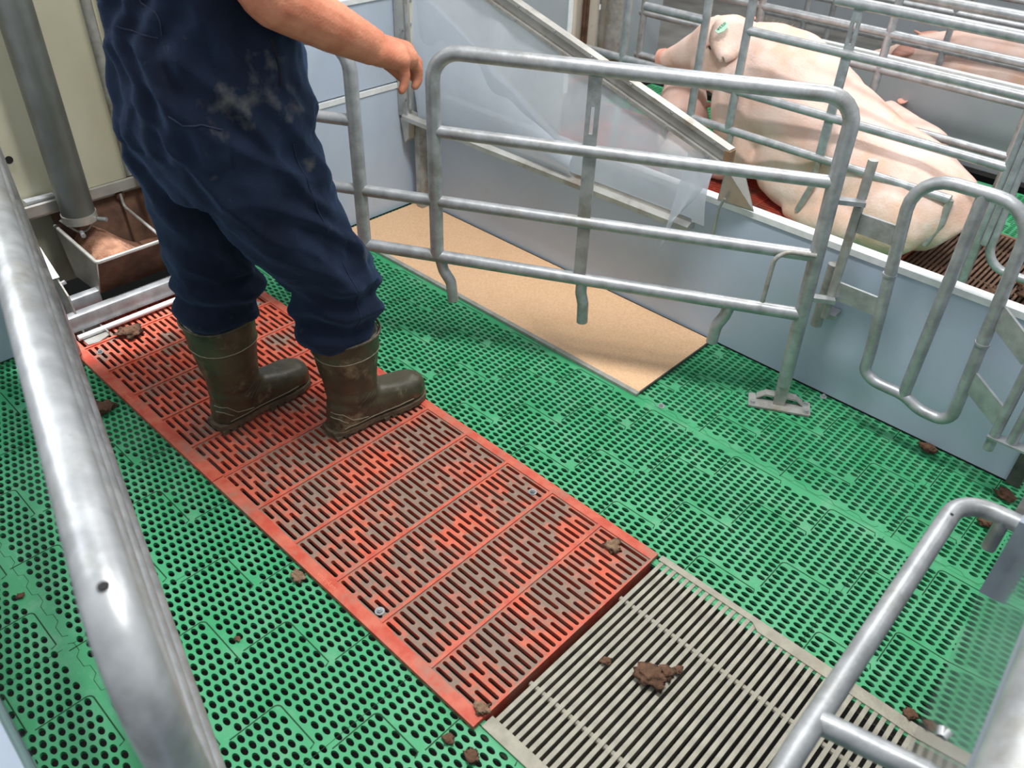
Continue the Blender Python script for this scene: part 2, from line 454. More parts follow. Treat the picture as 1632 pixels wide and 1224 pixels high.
for k in range(-1, 3):
    panel(1.577 + 0.555*(k-1) - 0.555*0, 0.5665, 0.99)
    panel(1.577 + 0.555*(k-1), 1.0525, 0.99)
panel(1.577 - 0.555*3, 0.5665, 0.99); panel(1.577 - 0.555*3, 1.0525, 0.99)
for k in range(-3, 2):
    panel(1.577 + 0.555*(k-0.4), 2.985, 1.0)
    panel(1.577 + 0.555*(k-0.4), 1.545, 0.95)
    panel(1.577 + 0.555*(k-0.4), 2.01, 0.78)

# ---- red slatted grids
RP, RW, RZ = 0.940, 0.585, 0.010
def red_panel_mesh():
    v = []; f = []; mi = []
    def quad(a, b, c, d, m=0):
        n = len(v); v.extend((a, b, c, d)); f.append((n, n+1, n+2, n+3)); mi.append(m)
    zt, zb = 0.0, -0.012
    pitch = 0.01905; hw = 0.0047
    y0, y1 = 0.0135, 0.0135 + 29*pitch
    cell = RP/6
    def slot(xa, xb, cx0, cx1, yc):
        ya, yb = yc - pitch/2, yc + pitch/2
        e = hw*0.75
        inn = [(xa, yc+hw*.45), (xa+e, yc+hw), (xb-e, yc+hw), (xb, yc+hw*.45), (xb, yc-hw*.45), (xb-e, yc-hw), (xa+e, yc-hw), (xa, yc-hw*.45)]
        out = [(cx0, yb), (xa+e, yb), (xb-e, yb), (cx1, yb), (cx1, ya), (xb-e, ya), (xa+e, ya), (cx0, ya)]
        b = len(v)
        for p in inn: v.append((p[0], p[1], zt))
        for p in inn: v.append((p[0], yc + (p[1]-yc)*1.12, zb))
        for p in out: v.append((p[0], p[1], zt))
        for k in range(8):
            k2 = (k+1) % 8
            f.append((b+k, b+k2, b+16+k2, b+16+k)); mi.append(0)
            f.append((b+k2, b+k, b+8+k, b+8+k2)); mi.append(2)
    for c in range(6):
        x0 = c*cell; a, b_ = x0 + 0.0085, x0 + cell - 0.0085
        for i in range(29):
            yc = y0 + (i+0.5)*pitch
            if i % 2 == 0: s1 = a + 0.046; g0 = s1 + 0.012; sl = ((a, s1), (g0, b_))
            else: s1 = b_ - 0.046; g0 = s1 - 0.012; sl = ((a, g0), (s1, b_))
            mid = (sl[0][1] + sl[1][0])/2
            slot(sl[0][0], sl[0][1], x0, mid, yc)
            slot(sl[1][0], sl[1][1], mid, x0+cell, yc)
        # raised rib between the fields
    for c in range(7):
        x = c*cell; w = 0.0042; h = 0.0036
        xa, xb = max(0, x-w), min(RP, x+w)
        quad((xa, y0, h), (xb, y0, h), (xb, y1, h), (xa, y1, h), 2); quad((xa, y0, 0), (xa, y0, h), (xa, y1, h), (xa, y1, 0), 2); quad((xb, y0, 0), (xb, y1, 0), (xb, y1, h), (xb, y0, h), 2)
        quad((xa, y0, 0), (xb, y0, 0), (xb, y0, h), (xa, y0, h), 2)
    return v, f, mi, y0, y1
def red_grid(x, y, label, mats=None, letters=False):
    t = thing('slatted_floor_grid', label, 'floor grid', (x, y, 0), 'red floor grids')
    v, f, mi, y0, y1 = red_panel_mesh()
    me = bpy.data.meshes.new('slotted_deck'); me.from_pydata(v, [], f)
    for m in (mats or [RED, RED, REDF]): me.materials.append(m)
    me.polygons.foreach_set('material_index', mi); me.update()
    o = bpy.data.objects.new('slotted_deck', me); COL.objects.link(o); o.parent = t; o.location = (0, 0, RZ)
    for a, b in ((-0.016, y0), (y1, 0.592)):
        g = G().box((x+0.001, y+a, 0.001), (x+RP-0.001, y+b, RZ+0.003))
        part('side_rim', g, REDF, t, smooth=False)
    for xx in (0.0005, RP-0.0045):
        part('end_rim', G().box((x+xx, y+y0, -0.03), (x+xx+0.004, y+y1, RZ+0.0005)), REDF, t, smooth=False)
    return t
def text_mesh(name, s, size, m, parent, matrix, extrude=0.0006):
    cu = bpy.data.curves.new(name, 'FONT'); cu.body = s; cu.size = size; cu.extrude = extrude; cu.align_x = 'LEFT'
    o = bpy.data.objects.new(name, cu); COL.objects.link(o)
    dg = bpy.context.evaluated_depsgraph_get()
    me = bpy.data.meshes.new_from_object(o.evaluated_get(dg)); bpy.data.objects.remove(o)
    me.transform(matrix); me.materials.clear(); me.materials.append(m)
    return link_mesh(name, me, parent)
r1 = red_grid(-0.105, 0.0, 'worn red slotted plastic floor grid under both boots, next to the feed trough')
r2 = red_grid(0.836, 0.0, 'worn browned red slotted floor grid between the boots and the iron grate', [REDW, REDW, REDF])
text_mesh('embossed_lettering', 'vereijken', 0.017, LETTER, r1, Matrix.Translation((0.335, -0.0075, RZ+0.0032)))
text_mesh('embossed_lettering', 'vereijken', 0.017, LETTER, r2, Matrix.Translation((1.262, -0.0075, RZ+0.0032)))
REDB = mat('brown soiled slat', srgb(204, 66, 42), srgb(112, 80, 64), 5, rough=0.7, bump=0.15, bscale=200)
red_grid(-0.305, 2.395, 'red slotted floor grid under the head of the large sow', [REDB, REDB, REDB])
red_grid(0.636, 2.395, 'soiled red slotted floor grid under the belly of the large sow', [REDB, REDB, REDB])

def bolt(x, y, z, parent=None, r=0.009):
    g = G().cyl((x, y, z), r, 0.002, 16).cyl((x, y, z+0.002), r*0.62, 0.005, 6).cyl((x, y, z+0.007), r*0.4, 0.003, 10)
    if parent: return part('bolt', g, GALV, parent, ang=30)
bolt(1.428, 0.534, RZ, r2, 0.011); bolt(1.439, 0.030, RZ, r2, 0.011); bolt(0.100, 0.040, RZ, r1, 0.010)
bolt(1.449, 1.067, 0, floor, 0.010); bolt(1.764, 1.452, 0, floor, 0.010)

# ---- grey iron grate
def grate(x0, x1, y0, y1, label, m, group='iron floor grates'):
    t = thing('iron_floor_grate', label, 'floor grate', (x0, y0, 0), group)
    g = G()
    pts = [(x0, y0), (x1, y0), (x1, y0+0.024), (x0, y0+0.030)]
    part('end_frame', G().prism([(p[0], p[1], -0.035) for p in pts], (0, 0, 0.040)), m, t, smooth=False)
    mid = x0 + 0.27
    pts = [(x0, y1-0.018), (mid-0.02, y1-0.016), (mid, y1-0.030), (x1, y1-0.030), (x1, y1), (x0, y1)]
    part('end_frame', G().prism([(p[0], p[1], -0.035) for p in pts], (0, 0, 0.040)), m, t, smooth=False)
    n = int((x1 - x0 - 0.01)/0.01755)
    me = G().prism([(-0.0047, y0+0.02, 0.003), (0.0047, y0+0.02, 0.003), (0.0020, y0+0.02, -0.032), (-0.0020, y0+0.02, -0.032)], (0, y1-0.03-y0, 0)).mesh('grate_bar', m, False)
    me.transform(Matrix.Translation((0, -y0, 0)))
    for i in range(n):
        o = bpy.data.objects.new('grate_bar', me); COL.objects.link(o); o.parent = t
        o.location = (0.012 + i*0.01755, 0, random.uniform(-0.0006, 0.0006))
    for yy in (0.14, 0.44):
        part('tie_rod', G().tube([(x0, y0+yy, -0.007), (x1, y0+yy, -0.007)], 0.006, 8), m, t)
    return t
grate(1.782, 2.47, 0.0, 0.602, 'grey cast iron bar grate at the rear end of the red floor grids', IRON)
grate(1.582, 2.47, 2.395, 2.985, 'brown soiled iron bar grate behind the large sow', IRONB)

# ---- heat plate
t = thing('heat_plate', 'tan piglet heating plate with grey front edge on the green floor', 'heating plate', (0.66, 1.25, 0))
part('plate', G().box((-0.04, 1.066, 0.001), (1.368, 1.455, 0.010)), TAN, t, smooth=False)
part('edge_strip', G().box((-0.04, 1.050, 0.001), (1.371, 1.066, 0.0105)), GREY, t, smooth=False)
part('end_strip', G().box((1.368, 1.066, 0.001), (1.372, 1.455, 0.0095)), DARKP, t, smooth=False)

# ================================================================== WALLS
wr = struct('wall_right', G().box((-0.06, 1.465, 0.006), (2.28, 1.495, 0.452)), PLASTIC)
part('cap', G().box((-0.06, 1.461, 0.452), (2.28, 1.499, 0.470)), WHITE, wr, smooth=False)
part('end_profile', G().box((2.28, 1.458, 0.003), (2.315, 1.502, 0.47)), DARKP, wr, smooth=False)
part('base_joint', G().box((-0.05, 1.4645, 0.0005), (2.28, 1.4955, 0.006)), BLACKM, wr, smooth=False)
wb = struct('wall_back', G().box((-0.09, 0.625, 0.006), (-0.06, 1.46, 0.484)), PLASTIC)
part('cap', G().box((-0.094, 0.625, 0.484), (-0.056, 1.46, 0.502)), WHITE, wb, smooth=False)
part('base_joint', G().box((-0.09, 0.63, 0.0005), (-0.0605, 1.46, 0.006)), BLACKM, wb, smooth=False)
part('upper_panel', G().box((-0.09, 0.60, 0.508), (-0.062, 1.43, 0.800)), PLASTIC, wb, smooth=False)
part('upper_cap', G().box((-0.094, 0.60, 0.800), (-0.056, 1.43, 0.816)), WHITE, wb, smooth=False)
part('corner_post', G().box((-0.088, 1.43, 0.508), (-0.045, 1.461, 1.6)), BEIGE2, wb, smooth=False)
part('corner_bolt', G().cyl((-0.045, 1.445, 0.70), 0.006, 0.006, 8, axis=(1,0,0)), GALV, wb)
part('corner_bolt', G().cyl((-0.045, 1.445, 0.78), 0.006, 0.006, 8, axis=(1,0,0)), GALV, wb)
wl = struct('wall_left', G().prism([(0.0, -0.572, 0.10), (2.5, -0.672, 0.10), (2.5, -0.702, 0.10), (0.0, -0.602, 0.10)], (0, 0, 0.36)), PLASTIC)
part('kick_strip', G().prism([(0.0, -0.570, 0.004), (2.5, -0.670, 0.004), (2.5, -0.702, 0.004), (0.0, -0.602, 0.004)], (0, 0, 0.096)), GLOSSP, wl, smooth=False)
part('cap', G().prism([(0.0, -0.569, 0.46), (2.5, -0.669, 0.46), (2.5, -0.706, 0.46), (0.0, -0.606, 0.46)], (0, 0, 0.016)), PLASTIC, wl, smooth=False)
wbl = struct('wall_back_left', G().box((-0.09, -0.60, 0.006), (-0.06, 0.0, 0.61)), PLASTIC)
part('edge_profile', G().box((-0.092, 0.0, 0.35), (-0.058, 0.010, 0.63)), WHITE, wbl, smooth=False)
part('edge_profile', G().box((-0.092, -0.60, 0.61), (-0.058, 0.0, 0.63)), WHITE, wbl, smooth=False)
a, b = V(2.392, 0.598, 0), V(2.360, 1.085, 0); d = (b-a).normalized()
p0 = a - d*1.35; p1 = a + d*0.62; nrm = V(0.03, 0.0019, 0)
wrr = struct('wall_rear', G().prism([(p0.x, p0.y, 0.004), (p1.x, p1.y, 0.004), (p1.x+nrm.x, p1.y, 0.004), (p0.x+nrm.x, p0.y, 0.004)], (0, 0, 0.80)), GLOSSP)

# recess wall behind the feed trough
wrc = struct('wall_recess', G().box((-0.45, -0.25, 0.0), (-0.40, 0.82, 0.30)), BEIGE)
for y0, y1 in ((-0.24, 0.44), (0.475, 0.80)):
    part('panel', G().box((-0.415, y0, 0.30), (-0.385, y1, 2.2)), BEIGE, wrc, smooth=False)
part('panel_joint', G().box((-0.42, 0.44, 0.30), (-0.39, 0.475, 2.2)), GALVD, wrc, smooth=False)
part('ledge', G().box((-0.385, -0.24, 0.270), (-0.345, 0.60, 0.295)), STAIN, wrc, smooth=False)
part('dark_hole', G().cyl((-0.3855, 0.105, 0.455), 0.012, 0.002, 12, axis=(1,0,0)), BLACKM, wrc)
struct('wall_recess_side', G().box((-0.385, 0.60, 0.0), (-0.062, 0.622, 1.2)), BEIGE)

# ================================================================== FEED TROUGH
t = thing('feed_trough', 'stainless feed trough with brown stained front, under the wide drop pipe', 'trough', (-0.2, 0.38, 0.06))
def trough_end(y): return G().prism([(-0.352, y, 0.225), (-0.062, y, 0.205), (-0.118, y, 0.072), (-0.30, y, 0.062)], (0, 0.004, 0))
part('end_plate', trough_end(0.158), STAIN, t, smooth=False)
part('end_plate', trough_end(0.592), STAIN, t, smooth=False)
part('front_plate', G().prism([(-0.062, 0.162, 0.205), (-0.118, 0.162, 0.072), (-0.122, 0.162, 0.073), (-0.066, 0.162, 0.205)], (0, 0.43, 0)), FEEDDIRT, t, smooth=False)
part('bottom_plate', G().prism([(-0.118, 0.162, 0.072), (-0.30, 0.162, 0.062), (-0.30, 0.162, 0.066), (-0.118, 0.162, 0.076)], (0, 0.43, 0)), FEEDDIRT, t, smooth=False)
part('back_plate', G().prism([(-0.30, 0.162, 0.064), (-0.372, 0.162, 0.30), (-0.368, 0.162, 0.30), (-0.296, 0.162, 0.066)], (0, 0.43, 0)), FEEDDIRT, t, smooth=False)
part('rim', G().tube([(-0.352, 0.160, 0.227), (-0.062, 0.160, 0.207), (-0.062, 0.594, 0.207)], 0.006, 8, fillet=0.01), STAIN, t)
part('stay_rod', G().tube([(-0.335, 0.385, 0.275), (-0.33, 0.385, 0.23), (-0.07, 0.385, 0.205)], 0.005, 8, fillet=0.02), GALVD, t)
part('stay_washer', G().cyl((-0.345, 0.385, 0.268), 0.014, 0.01, 12, axis=(1,0,-0.3)), FEEDDIRT, t)
g = G()
N = 22
vs = []; fs = []
for i in range(N):
    for j in range(N):
        u = i/(N-1); w = j/(N-1)
        y = 0.164 + w*0.425
        h = 0.115 + 0.105*math.exp(-(((y-0.245)/0.085)**2)) + 0.02*u*0 + 0.006*noise.noise(Vector((u*5, w*9, 0)))
        xb = -0.305 - 0.06*(h-0.07)/0.23 ; xf = -0.124 + 0.056*(h-0.072)/0.133
        hh = h - 0.05*abs(u-0.45)**1.5; hh = min(hh, 0.20 + (1-u)*0.03)
        xf = -0.126 + 0.056*(hh-0.072)/0.133; xb = -0.292 - 0.07*(hh-0.064)/0.236
        vs.append((xb + (xf-xb)*u, y, hh))
for i in range(N-1):
    for j in range(N-1): fs.append((i*N+j, (i+1)*N+j, (i+1)*N+j+1, i*N+j+1))
fo = solo('meal_feed', G().add(vs, fs), FEED, 'heap of brown meal feed lying in the stainless trough', 'feed', ang=80)
fo['kind'] = 'stuff'
t = thing('feed_drop_pipe', 'wide grey vertical feed drop pipe above the trough', 'pipe', (-0.25, 0.215, 0.28))
part('pipe', G().tube([(-0.262, 0.215, 0.285), (-0.262, 0.215, 2.3)], 0.050, 28), mat('dull zinc pipe', srgb(120, 124, 122), srgb(104, 106, 102), 10, rough=0.4, metal=0.55), t)
part('collar', G().tube([(-0.262, 0.215, 0.262), (-0.262, 0.215, 0.288)], 0.053, 28), STAIN, t)
part('chute_lip', G().tube([(-0.30, 0.165, 0.262), (-0.262, 0.215, 0.20), (-0.262, 0.262, 0.262)], 0.004, 8, fillet=0.03), STAIN, t)
part('wing_bolt', G().cyl((-0.225, 0.255, 0.265), 0.007, 0.03, 10, axis=(0.7,0.5,0)), GALV, t)
part('wing_bolt', G().cyl((-0.21, 0.19, 0.245), 0.007, 0.03, 10, axis=(0.9,-0.2,0)), GALV, t)
part('pipe_bracket', G().box((-0.34, 0.12, 1.10), (-0.20, 0.31, 1.16)), DARKP, t, smooth=False)
for i, (y, z0, lab) in enumerate(((0.452, 0.262, 'slim vertical steel rod beside the cream panel joint, nearer the drop pipe'), (0.500, 0.185, 'slim vertical steel rod behind the man, right of the other rod'))):
    t = thing('vertical_rod', lab, 'rod', (-0.27, y, z0), 'rods over the trough')
    part('rod', G().tube([(-0.27, y, z0), (-0.27, y, 1.9)], 0.0085, 12), GALVD, t)
    part('rod_sleeve', G().tube([(-0.27, y, z0+0.045), (-0.27, y, z0+0.085)], 0.0125, 12), GALVD, t)
# stand below the trough
t = thing('trough_stand', 'low steel stand of boxed rails with sunlit tops below the trough', 'stand', (-0.08, 0.3, 0))
def boxrail(x0, x1, y0, y1, z0, z1):
    r = 0.010
    poly = [(x0, y0, z0), (x1, y0, z0), (x1, y0, z1-r), (x1-r*.3, y0, z1-r*.3), (x1-r, y0, z1), (x0+r, y0, z1), (x0+r*.3, y0, z1-r*.3), (x0, y0, z1-r)]
    return G().prism(poly, (0, y1-y0, 0))
part('front_rail', boxrail(-0.062, -0.022, 0.005, 0.60, 0.03, 0.082), GALV, t)
part('rear_rail', boxrail(-0.155, -0.118, 0.035, 0.16, 0.03, 0.085), GALV, t)
part('floor_pipe', G().tube([(0.004, 0.02, 0.024), (0.004, 0.60, 0.024)], 0.009, 12), WHITE, t)
part('side_plate', G().prism([(-0.33, 0.045, 0.36), (-0.28, 0.045, 0.335), (-0.05, 0.045, 0.14), (-0.02, 0.045, 0.02), (-0.33, 0.045, 0.02)], (0, 0.005, 0)), GALVD, t, smooth=False)
part('side_flange', G().bar((-0.245, 0.035, 0.302), (-0.092, 0.035, 0.186), 0.034, 0.005, up=(0.6,0,0.8)), GALV, t, smooth=False)
part('side_flange', G().bar((-0.36, 0.10, 0.318), (-0.36, 0.19, 0.315), 0.03, 0.02), GALV, t, smooth=False)
part('cross_plate', G().box((-0.34, 0.055, 0.285), (-0.325, 0.62, 0.318)), STAIN, t, smooth=False)
for p in ((-0.09, 0.052, 0.165), (-0.26, 0.052, 0.30)):
    part('stand_bolt', G().cyl(p, 0.007, 0.012, 8, axis=(0.3,0.9,0.3)), GALV, t)
g = G().prism([(-0.045, 0.03, 0.012), (0.045, 0.03, 0.012), (0.052, 0.06, 0.012), (0.035, 0.10, 0.012), (-0.045, 0.10, 0.012)], (0, 0, 0.004))
part('foot_plate', g, STAIN, t, smooth=False)
part('foot_plate_edge', G().box((-0.045, 0.100, 0.012), (0.035, 0.103, 0.026)), STAIN, t, smooth=False)

# ================================================================== CRATE GATES
A_G = math.radians(28.75); UG = V(math.cos(A_G), math.sin(A_G), 0); FT = V(1.686, 1.322, 0); NG = V(-UG.y, UG.x, 0)
def gp_(s, z, off=0): return FT + UG*s + NG*off + V(0, 0, z)
TR = 0.0195
def flat_bar_slotted(g, p, z0, z1, u, w, th, slot=None, mi=0):
    n = V(-u.y, u.x, 0)
    def seg(a0, a1, za, zb):
        poly = [p + u*a0 + V(0,0,za) - n*th/2, p + u*a1 + V(0,0,za) - n*th/2, p + u*a1 + V(0,0,zb) - n*th/2, p + u*a0 + V(0,0,zb) - n*th/2]
        g.prism(poly, n*th, mi)
    if not slot: seg(-w/2, w/2, z0, z1); return g
    sa, sb, sw = slot
    seg(-w/2, w/2, z0, sa); seg(-w/2, w/2, sb, z1); seg(-w/2, -sw/2, sa, sb); seg(sw/2, w/2, sa, sb)
    return g
def foot_saddle(t, c, u, name='base_plate'):
    n = V(-u.y, u.x, 0)
    def q(a, b, z): return c + u*a + n*b + V(0, 0, z)
    part(name, G().prism([q(-.085,-.032,.002), q(.085,-.032,.002), q(.088,-.028,.002), q(.088,.030,.002), q(.070,.032,.002), q(.064,.012,.002), q(-.064,.012,.002), q(-.070,.032,.002), q(-.088,.030,.002), q(-.088,-.028,.002)], (0,0,.006)), GALVD, t, smooth=False)
    part('saddle_strap', G().prism([q(-.066,.004,.008), q(-.045,.004,.024), q(.045,.004,.024), q(.066,.004,.008), q(.066,.004,.013), q(.043,.004,.030), q(-.043,.004,.030), q(-.066,.004,.013)], n*0.026), GALVD, t, smooth=False)
    for a, b in ((-.076,-.018), (.076,-.018), (.076,.020)):
        p = q(a, b, .008)
        part('bolt', G().cyl(p, .0085, .002, 14).cyl(p + V(0,0,.002), .0058, .005, 6), GALV, t, ang=30)
t = thing('crate_side_gate', 'long galvanised tube gate in front of the tan heating plate', 'gate', (FT.x, FT.y, 0))
part('frame_tube', G().tube([gp_(-1.045, 0.317), gp_(-1.045, 0.897), gp_(-0.018, 0.897), gp_(-0.018, 0.75), gp_(0.0, 0.075)], TR, 18, fillet=0.075), GALV, t)
part('rail', G().tube([gp_(-1.045, 0.69), gp_(-0.018, 0.69)], 0.0165, 16), GALV, t)
part('rail', G().tube([gp_(-1.27, 0.49), gp_(-0.012, 0.49)], 0.0165, 16), GALV, t)
part('rail', G().tube([gp_(-1.27, 0.316), gp_(-0.008, 0.312)], 0.0185, 16), GALV, t)
part('flat_bar', flat_bar_slotted(G(), gp_(-0.625, 0), 0.700, 0.885, UG, 0.034, 0.010, (0.735, 0.805, 0.010)), GALV, t, smooth=False)
part('flat_bar', flat_bar_slotted(G(), gp_(-0.622, 0), 0.500, 0.680, UG, 0.034, 0.010), GALV, t, smooth=False)
part('flat_bar', flat_bar_slotted(G(), gp_(-0.620, 0), 0.325, 0.480, UG, 0.034, 0.010), GALV, t, smooth=False)
for st in (((-1.036, .31), (-1.026, .27), (-1.004, .235), (-.998, .172)), ((-.612, .31), (-.612, .27), (-.603, .235), (-.600, .172)), ((-.196, .31), (-.204, .27), (-.220, .235), (-.224, .178))):
    part('stub_foot', G().tube([gp_(a, b) for a, b in st], 0.0165, 14, fillet=0.04), GALV, t)
part('latch_hook', G().tube([gp_(-0.015, 0.500, -.02), gp_(-0.085, 0.505, -.03), gp_(-0.115, 0.485, -.035), gp_(-0.118, 0.352, -.035)], 0.0062, 10, fillet=0.03), GALVD, t)
foot_saddle(t, V(1.690, 1.318, 0), UG)
part('post_block', G().prism([gp_(-.016, .008, -.014), gp_(.016, .008, -.014), gp_(.016, .008, .014), gp_(-.016, .008, .014)], (0, 0, .075)), GALVD, t, smooth=False)
for zz in (0.640, 0.360):
    c = gp_(-0.004, zz)
    part('hinge_strap', G().bar(c + V(-0.02, .004, 0), c + V(0.055, 0.05, 0), 0.024, 0.012), GALV, t, smooth=False)
part('wall_tube', G().tube([(1.69, 1.425, 0.43), (1.69, 1.425, 0.235)], 0.016, 14), GALVD, t)
part('wall_bracket', G().box((1.69, 1.415, 0.275), (1.735, 1.462, 0.288)), GALV, t, smooth=False)
part('bolt', G().cyl((1.728, 1.43, 0.28), .008, .012, 8, axis=(0.4,-1,0)), GALV, t)

t = thing('crate_front_gate', 'shorter galvanised tube gate behind the man, joined to the long gate', 'gate', (0.56, 0.70, 0))
part('frame_tube', G().tube([gp_(-1.272, 0.317), gp_(-1.272, 0.895), gp_(-1.77, 0.895), gp_(-1.77, 0.03)], TR, 18, fillet=0.075), GALV, t)
for z, r in ((0.69, .0165), (0.49, .0165), (0.316, .0185)):
    part('rail', G().tube([gp_(-1.77, z), gp_(-1.272, z)], r, 16), GALV, t)
foot_saddle(t, gp_(-1.77, RZ), UG)

# left crate gate, close to the lens
LA = V(1.262, -0.3665, 0); LB = V(1.81, -0.5095, 0); UL = (LB - LA).normalized()
NL = V(-UL.y, UL.x, 0)
def lp(s, z): return LA + UL*s + NL*max(0, (.912-z))*.03 + V(0, 0, z)
t = thing('crate_side_gate', 'large out of focus galvanised gate crossing the left foreground', 'gate', (LA.x, LA.y, 0))
part('frame_tube', G().tube([lp(-1.25, 0.014), lp(-1.25, 0.912), lp(0.668, 0.912), lp(0.668, 0.30), lp(-1.25, 0.30)], 0.0245, 22, fillet=0.09), GALV, t)
for z in (0.715, 0.51):
    part('rail', G().tube([lp(-1.25, z), lp(0.668, z)], 0.021, 16), GALV, t)
part('support_leg', G().tube([lp(0.668, 0.32), lp(0.668, 0.002)], 0.0195, 14), GALV, t)
part('drain_hole', G().cyl(lp(0.600, 0.9336), 0.0052, 0.0016, 12), BLACKM, t)

# loop gate by the right wall
YL = 1.38
t = thing('loop_gate', 'small galvanised loop gate with one inner bar hanging beside the grey wall', 'gate', (1.97, YL, 0.16))
part('loop_tube', G().tube([(1.866, YL, .25), (1.826, YL, .745), (2.092, YL, .748), (2.112, YL, .150), (2.03, YL, .150), (1.985, YL, .172), (1.90, YL, .172), (1.868, YL, .19)], 0.0155, 16, fillet=0.085, closed=True), GALV, t)
part('inner_bar', G().tube([(1.982, YL, .742), (1.983, YL, .172)], 0.0155, 14), GALV, t)
part('joint_ring', G().tube([(1.846, YL, .478), (1.846, YL, .484)], 0.0175, 14), GALV, t)
part('joint_ring', G().tube([(2.104, YL, .395), (2.104, YL, .401)], 0.0175, 14), GALV, t)
for z, x0, x1 in ((.583, 1.735, 1.832), (.385, 1.722, 1.852)):
    part('strap', G().bar((x0, YL, z), (x1, YL, z), 0.008, 0.052), GALV, t, smooth=False)
part('hinge_rod', G().tube([(1.722, YL, .355), (1.722, YL, .625)], 0.0125, 12), GALVD, t)
part('hinge_bore', G().tube([(1.722, YL, .6245), (1.722, YL, .6265)], 0.0095, 12), BLACKM, t)
part('hinge_pin', G().tube([(1.722, YL, .645), (1.722, YL, .745)], 0.0125, 12), GALVD, t)
part('hinge_pin', G().tube([(1.722, YL, .345), (1.722, YL, .295)], 0.0105, 12), GALVD, t)
for z, zz in ((.485, .425), (.298, .245)):
    part('strap', G().bar((2.106, YL, z), (2.215, YL-0.03, zz), 0.008, 0.055), GALV, t, smooth=False)
t = thing('hinge_post', 'galvanised hinge post with flat lug at the right frame edge', 'post', (2.25, 1.35, 0.0))
part('hinge_rod', G().tube([(2.218, 1.35, .150), (2.218, 1.35, .70)], 0.0125, 12), GALV, t)
part('post_tube', G().tube([(2.258, 1.352, .192), (2.258, 1.352, .75)], 0.0125, 12), GALV, t)
part('lug', G().bar((2.205, 1.350, .190), (2.345, 1.356, .190), 0.030, 0.006), GALV, t, smooth=False)
part('lug', G().bar((2.205, 1.350, .66), (2.345, 1.356, .66), 0.030, 0.006), GALV, t, smooth=False)

# rear frame of the crate
t = thing('rear_frame', 'bent galvanised tube frame over the iron grate in the right foreground', 'frame', (2.29, 0.2, 0.0))
ZF = 0.5
part('frame_tube', G().tube([(2.330, -0.55, ZF), (2.290, 0.05, ZF), (2.274, 0.672, ZF), (2.385, 0.680, ZF)], 0.0165, 18, fillet=0.06), GALV, t)
part('branch_tube', G().tube([(2.293, 0.110, ZF), (2.43, 0.142, ZF)], 0.0165, 16), GALV, t)
part('drain_hole', G().cyl((2.279, 0.60, ZF+0.0158), 0.003, 0.001, 10), BLACKM, t)
part('corner_post', G().box((2.366, 0.66, 0.34), (2.374+.02, 0.70, 0.52)), mat('blue grey painted steel', srgb(158, 168, 182), srgb(144, 154, 168), 20, rough=0.5, metal=0.1), t, smooth=False)
part('post_foot', G().cyl((2.345, 0.672, 0.43), 0.012, 0.07, 12), GALV, t)
part('hanger_plate', G().box((2.352, 0.70, 0.50), (2.39, 0.80, 0.60)), GALVD, t, smooth=False)
part('clamp_plate', G().box((2.425, 0.10, 0.46), (2.437, 0.19, 0.56)), GALV, t, smooth=False)
part('clamp_bolt', G().cyl((2.418, 0.20, 0.505), 0.007, 0.012, 10, axis=(-0.3,0.8,0.3)), GALV, t)
t = thing('wall_top_rail', 'thick pale tube close to the lens in the lower right corner', 'rail', (2.44, -0.2, 0.80))
q0 = p0 + V(.034, 0, .835); q1 = p1 + V(.034, 0, .835)
part('tube', G().tube([q0, q1], 0.034, 24), GALV, t)
for f_ in (.12, .9):
    c_ = q0.lerp(q1, f_)
    part('mounting_clip', G().box((c_.x-.02, c_.y-.02, .795), (c_.x+.02, c_.y+.02, .815)), GALVD, t, smooth=False)

# ================================================================== PIGLET NEST COVER
YC = 1.40
t = thing('piglet_nest_screen', 'framed clear plastic screen of the piglet nest before the grey wall', 'screen', (0.6, YC, 0.38))
part('lower_rail', G().prism([(-0.03, YC-.03, .372), (-0.03, YC+.012, .372), (-0.03, YC+.012, .392), (-0.03, YC-.012, .398), (-0.03, YC-.03, .388)], (1.29, 0, .010)), STAIN, t, smooth=False)
part('lower_lip', G().bar((0.0, YC-.004, .402), (1.255, YC-.004, .412), .004, .014), STAIN, t, smooth=False)
ur0 = V(-0.02, YC, 1.018); ur1 = V(1.335, YC, .630); du = (ur1-ur0).normalized(); nu = V(0,1,0).cross(du); nu = nu if nu.z > 0 else -nu
for off, w in ((-0.022, .010), (0.022, .012)):
    part('upper_rail_flange', G().bar(ur0 + nu*off + V(0,-.008,0), ur1 + nu*off + V(0,-.008,0), .030, w, up=nu), STAIN, t, smooth=False)
part('upper_rail_web', G().bar(ur0 + V(0,-.006,0), ur1 + V(0,-.006,0), .006, .034, up=nu), STAIN, t, smooth=False)
for k in range(9):
    for off in (-0.022, 0.022):
        p = ur0 + du*(0.12 + k*0.155) + nu*off + V(0, -.024, 0)
        part('rivet', G().cyl(p, .004, .003, 8, axis=(0,-1,0)), GALV, t)
part('rail_end_cap', G().bar(ur1 + V(-.005,-.010,0), ur1 + V(.012,-.010,0), .030, .046, up=nu), mat('rusty end cap', srgb(150, 120, 92), srgb(120, 92, 66), 30, rough=0.7, metal=0.2), t, smooth=False)
part('left_post', G().box((-0.055, YC-.022, .385), (-0.005, YC+.010, 1.35)), STAIN, t, smooth=False)
part('hinge_rod', G().tube([(0.004, YC-.014, .42), (0.004, YC-.014, 1.3)], .006, 10), GALV, t)
part('post_bracket', G().prism([(-0.05, YC-.02, .372), (0.0, YC-.02, .372), (-0.01, YC-.02, .30), (-0.03, YC-.02, .28)], (0, .03, 0)), STAIN, t, smooth=False)
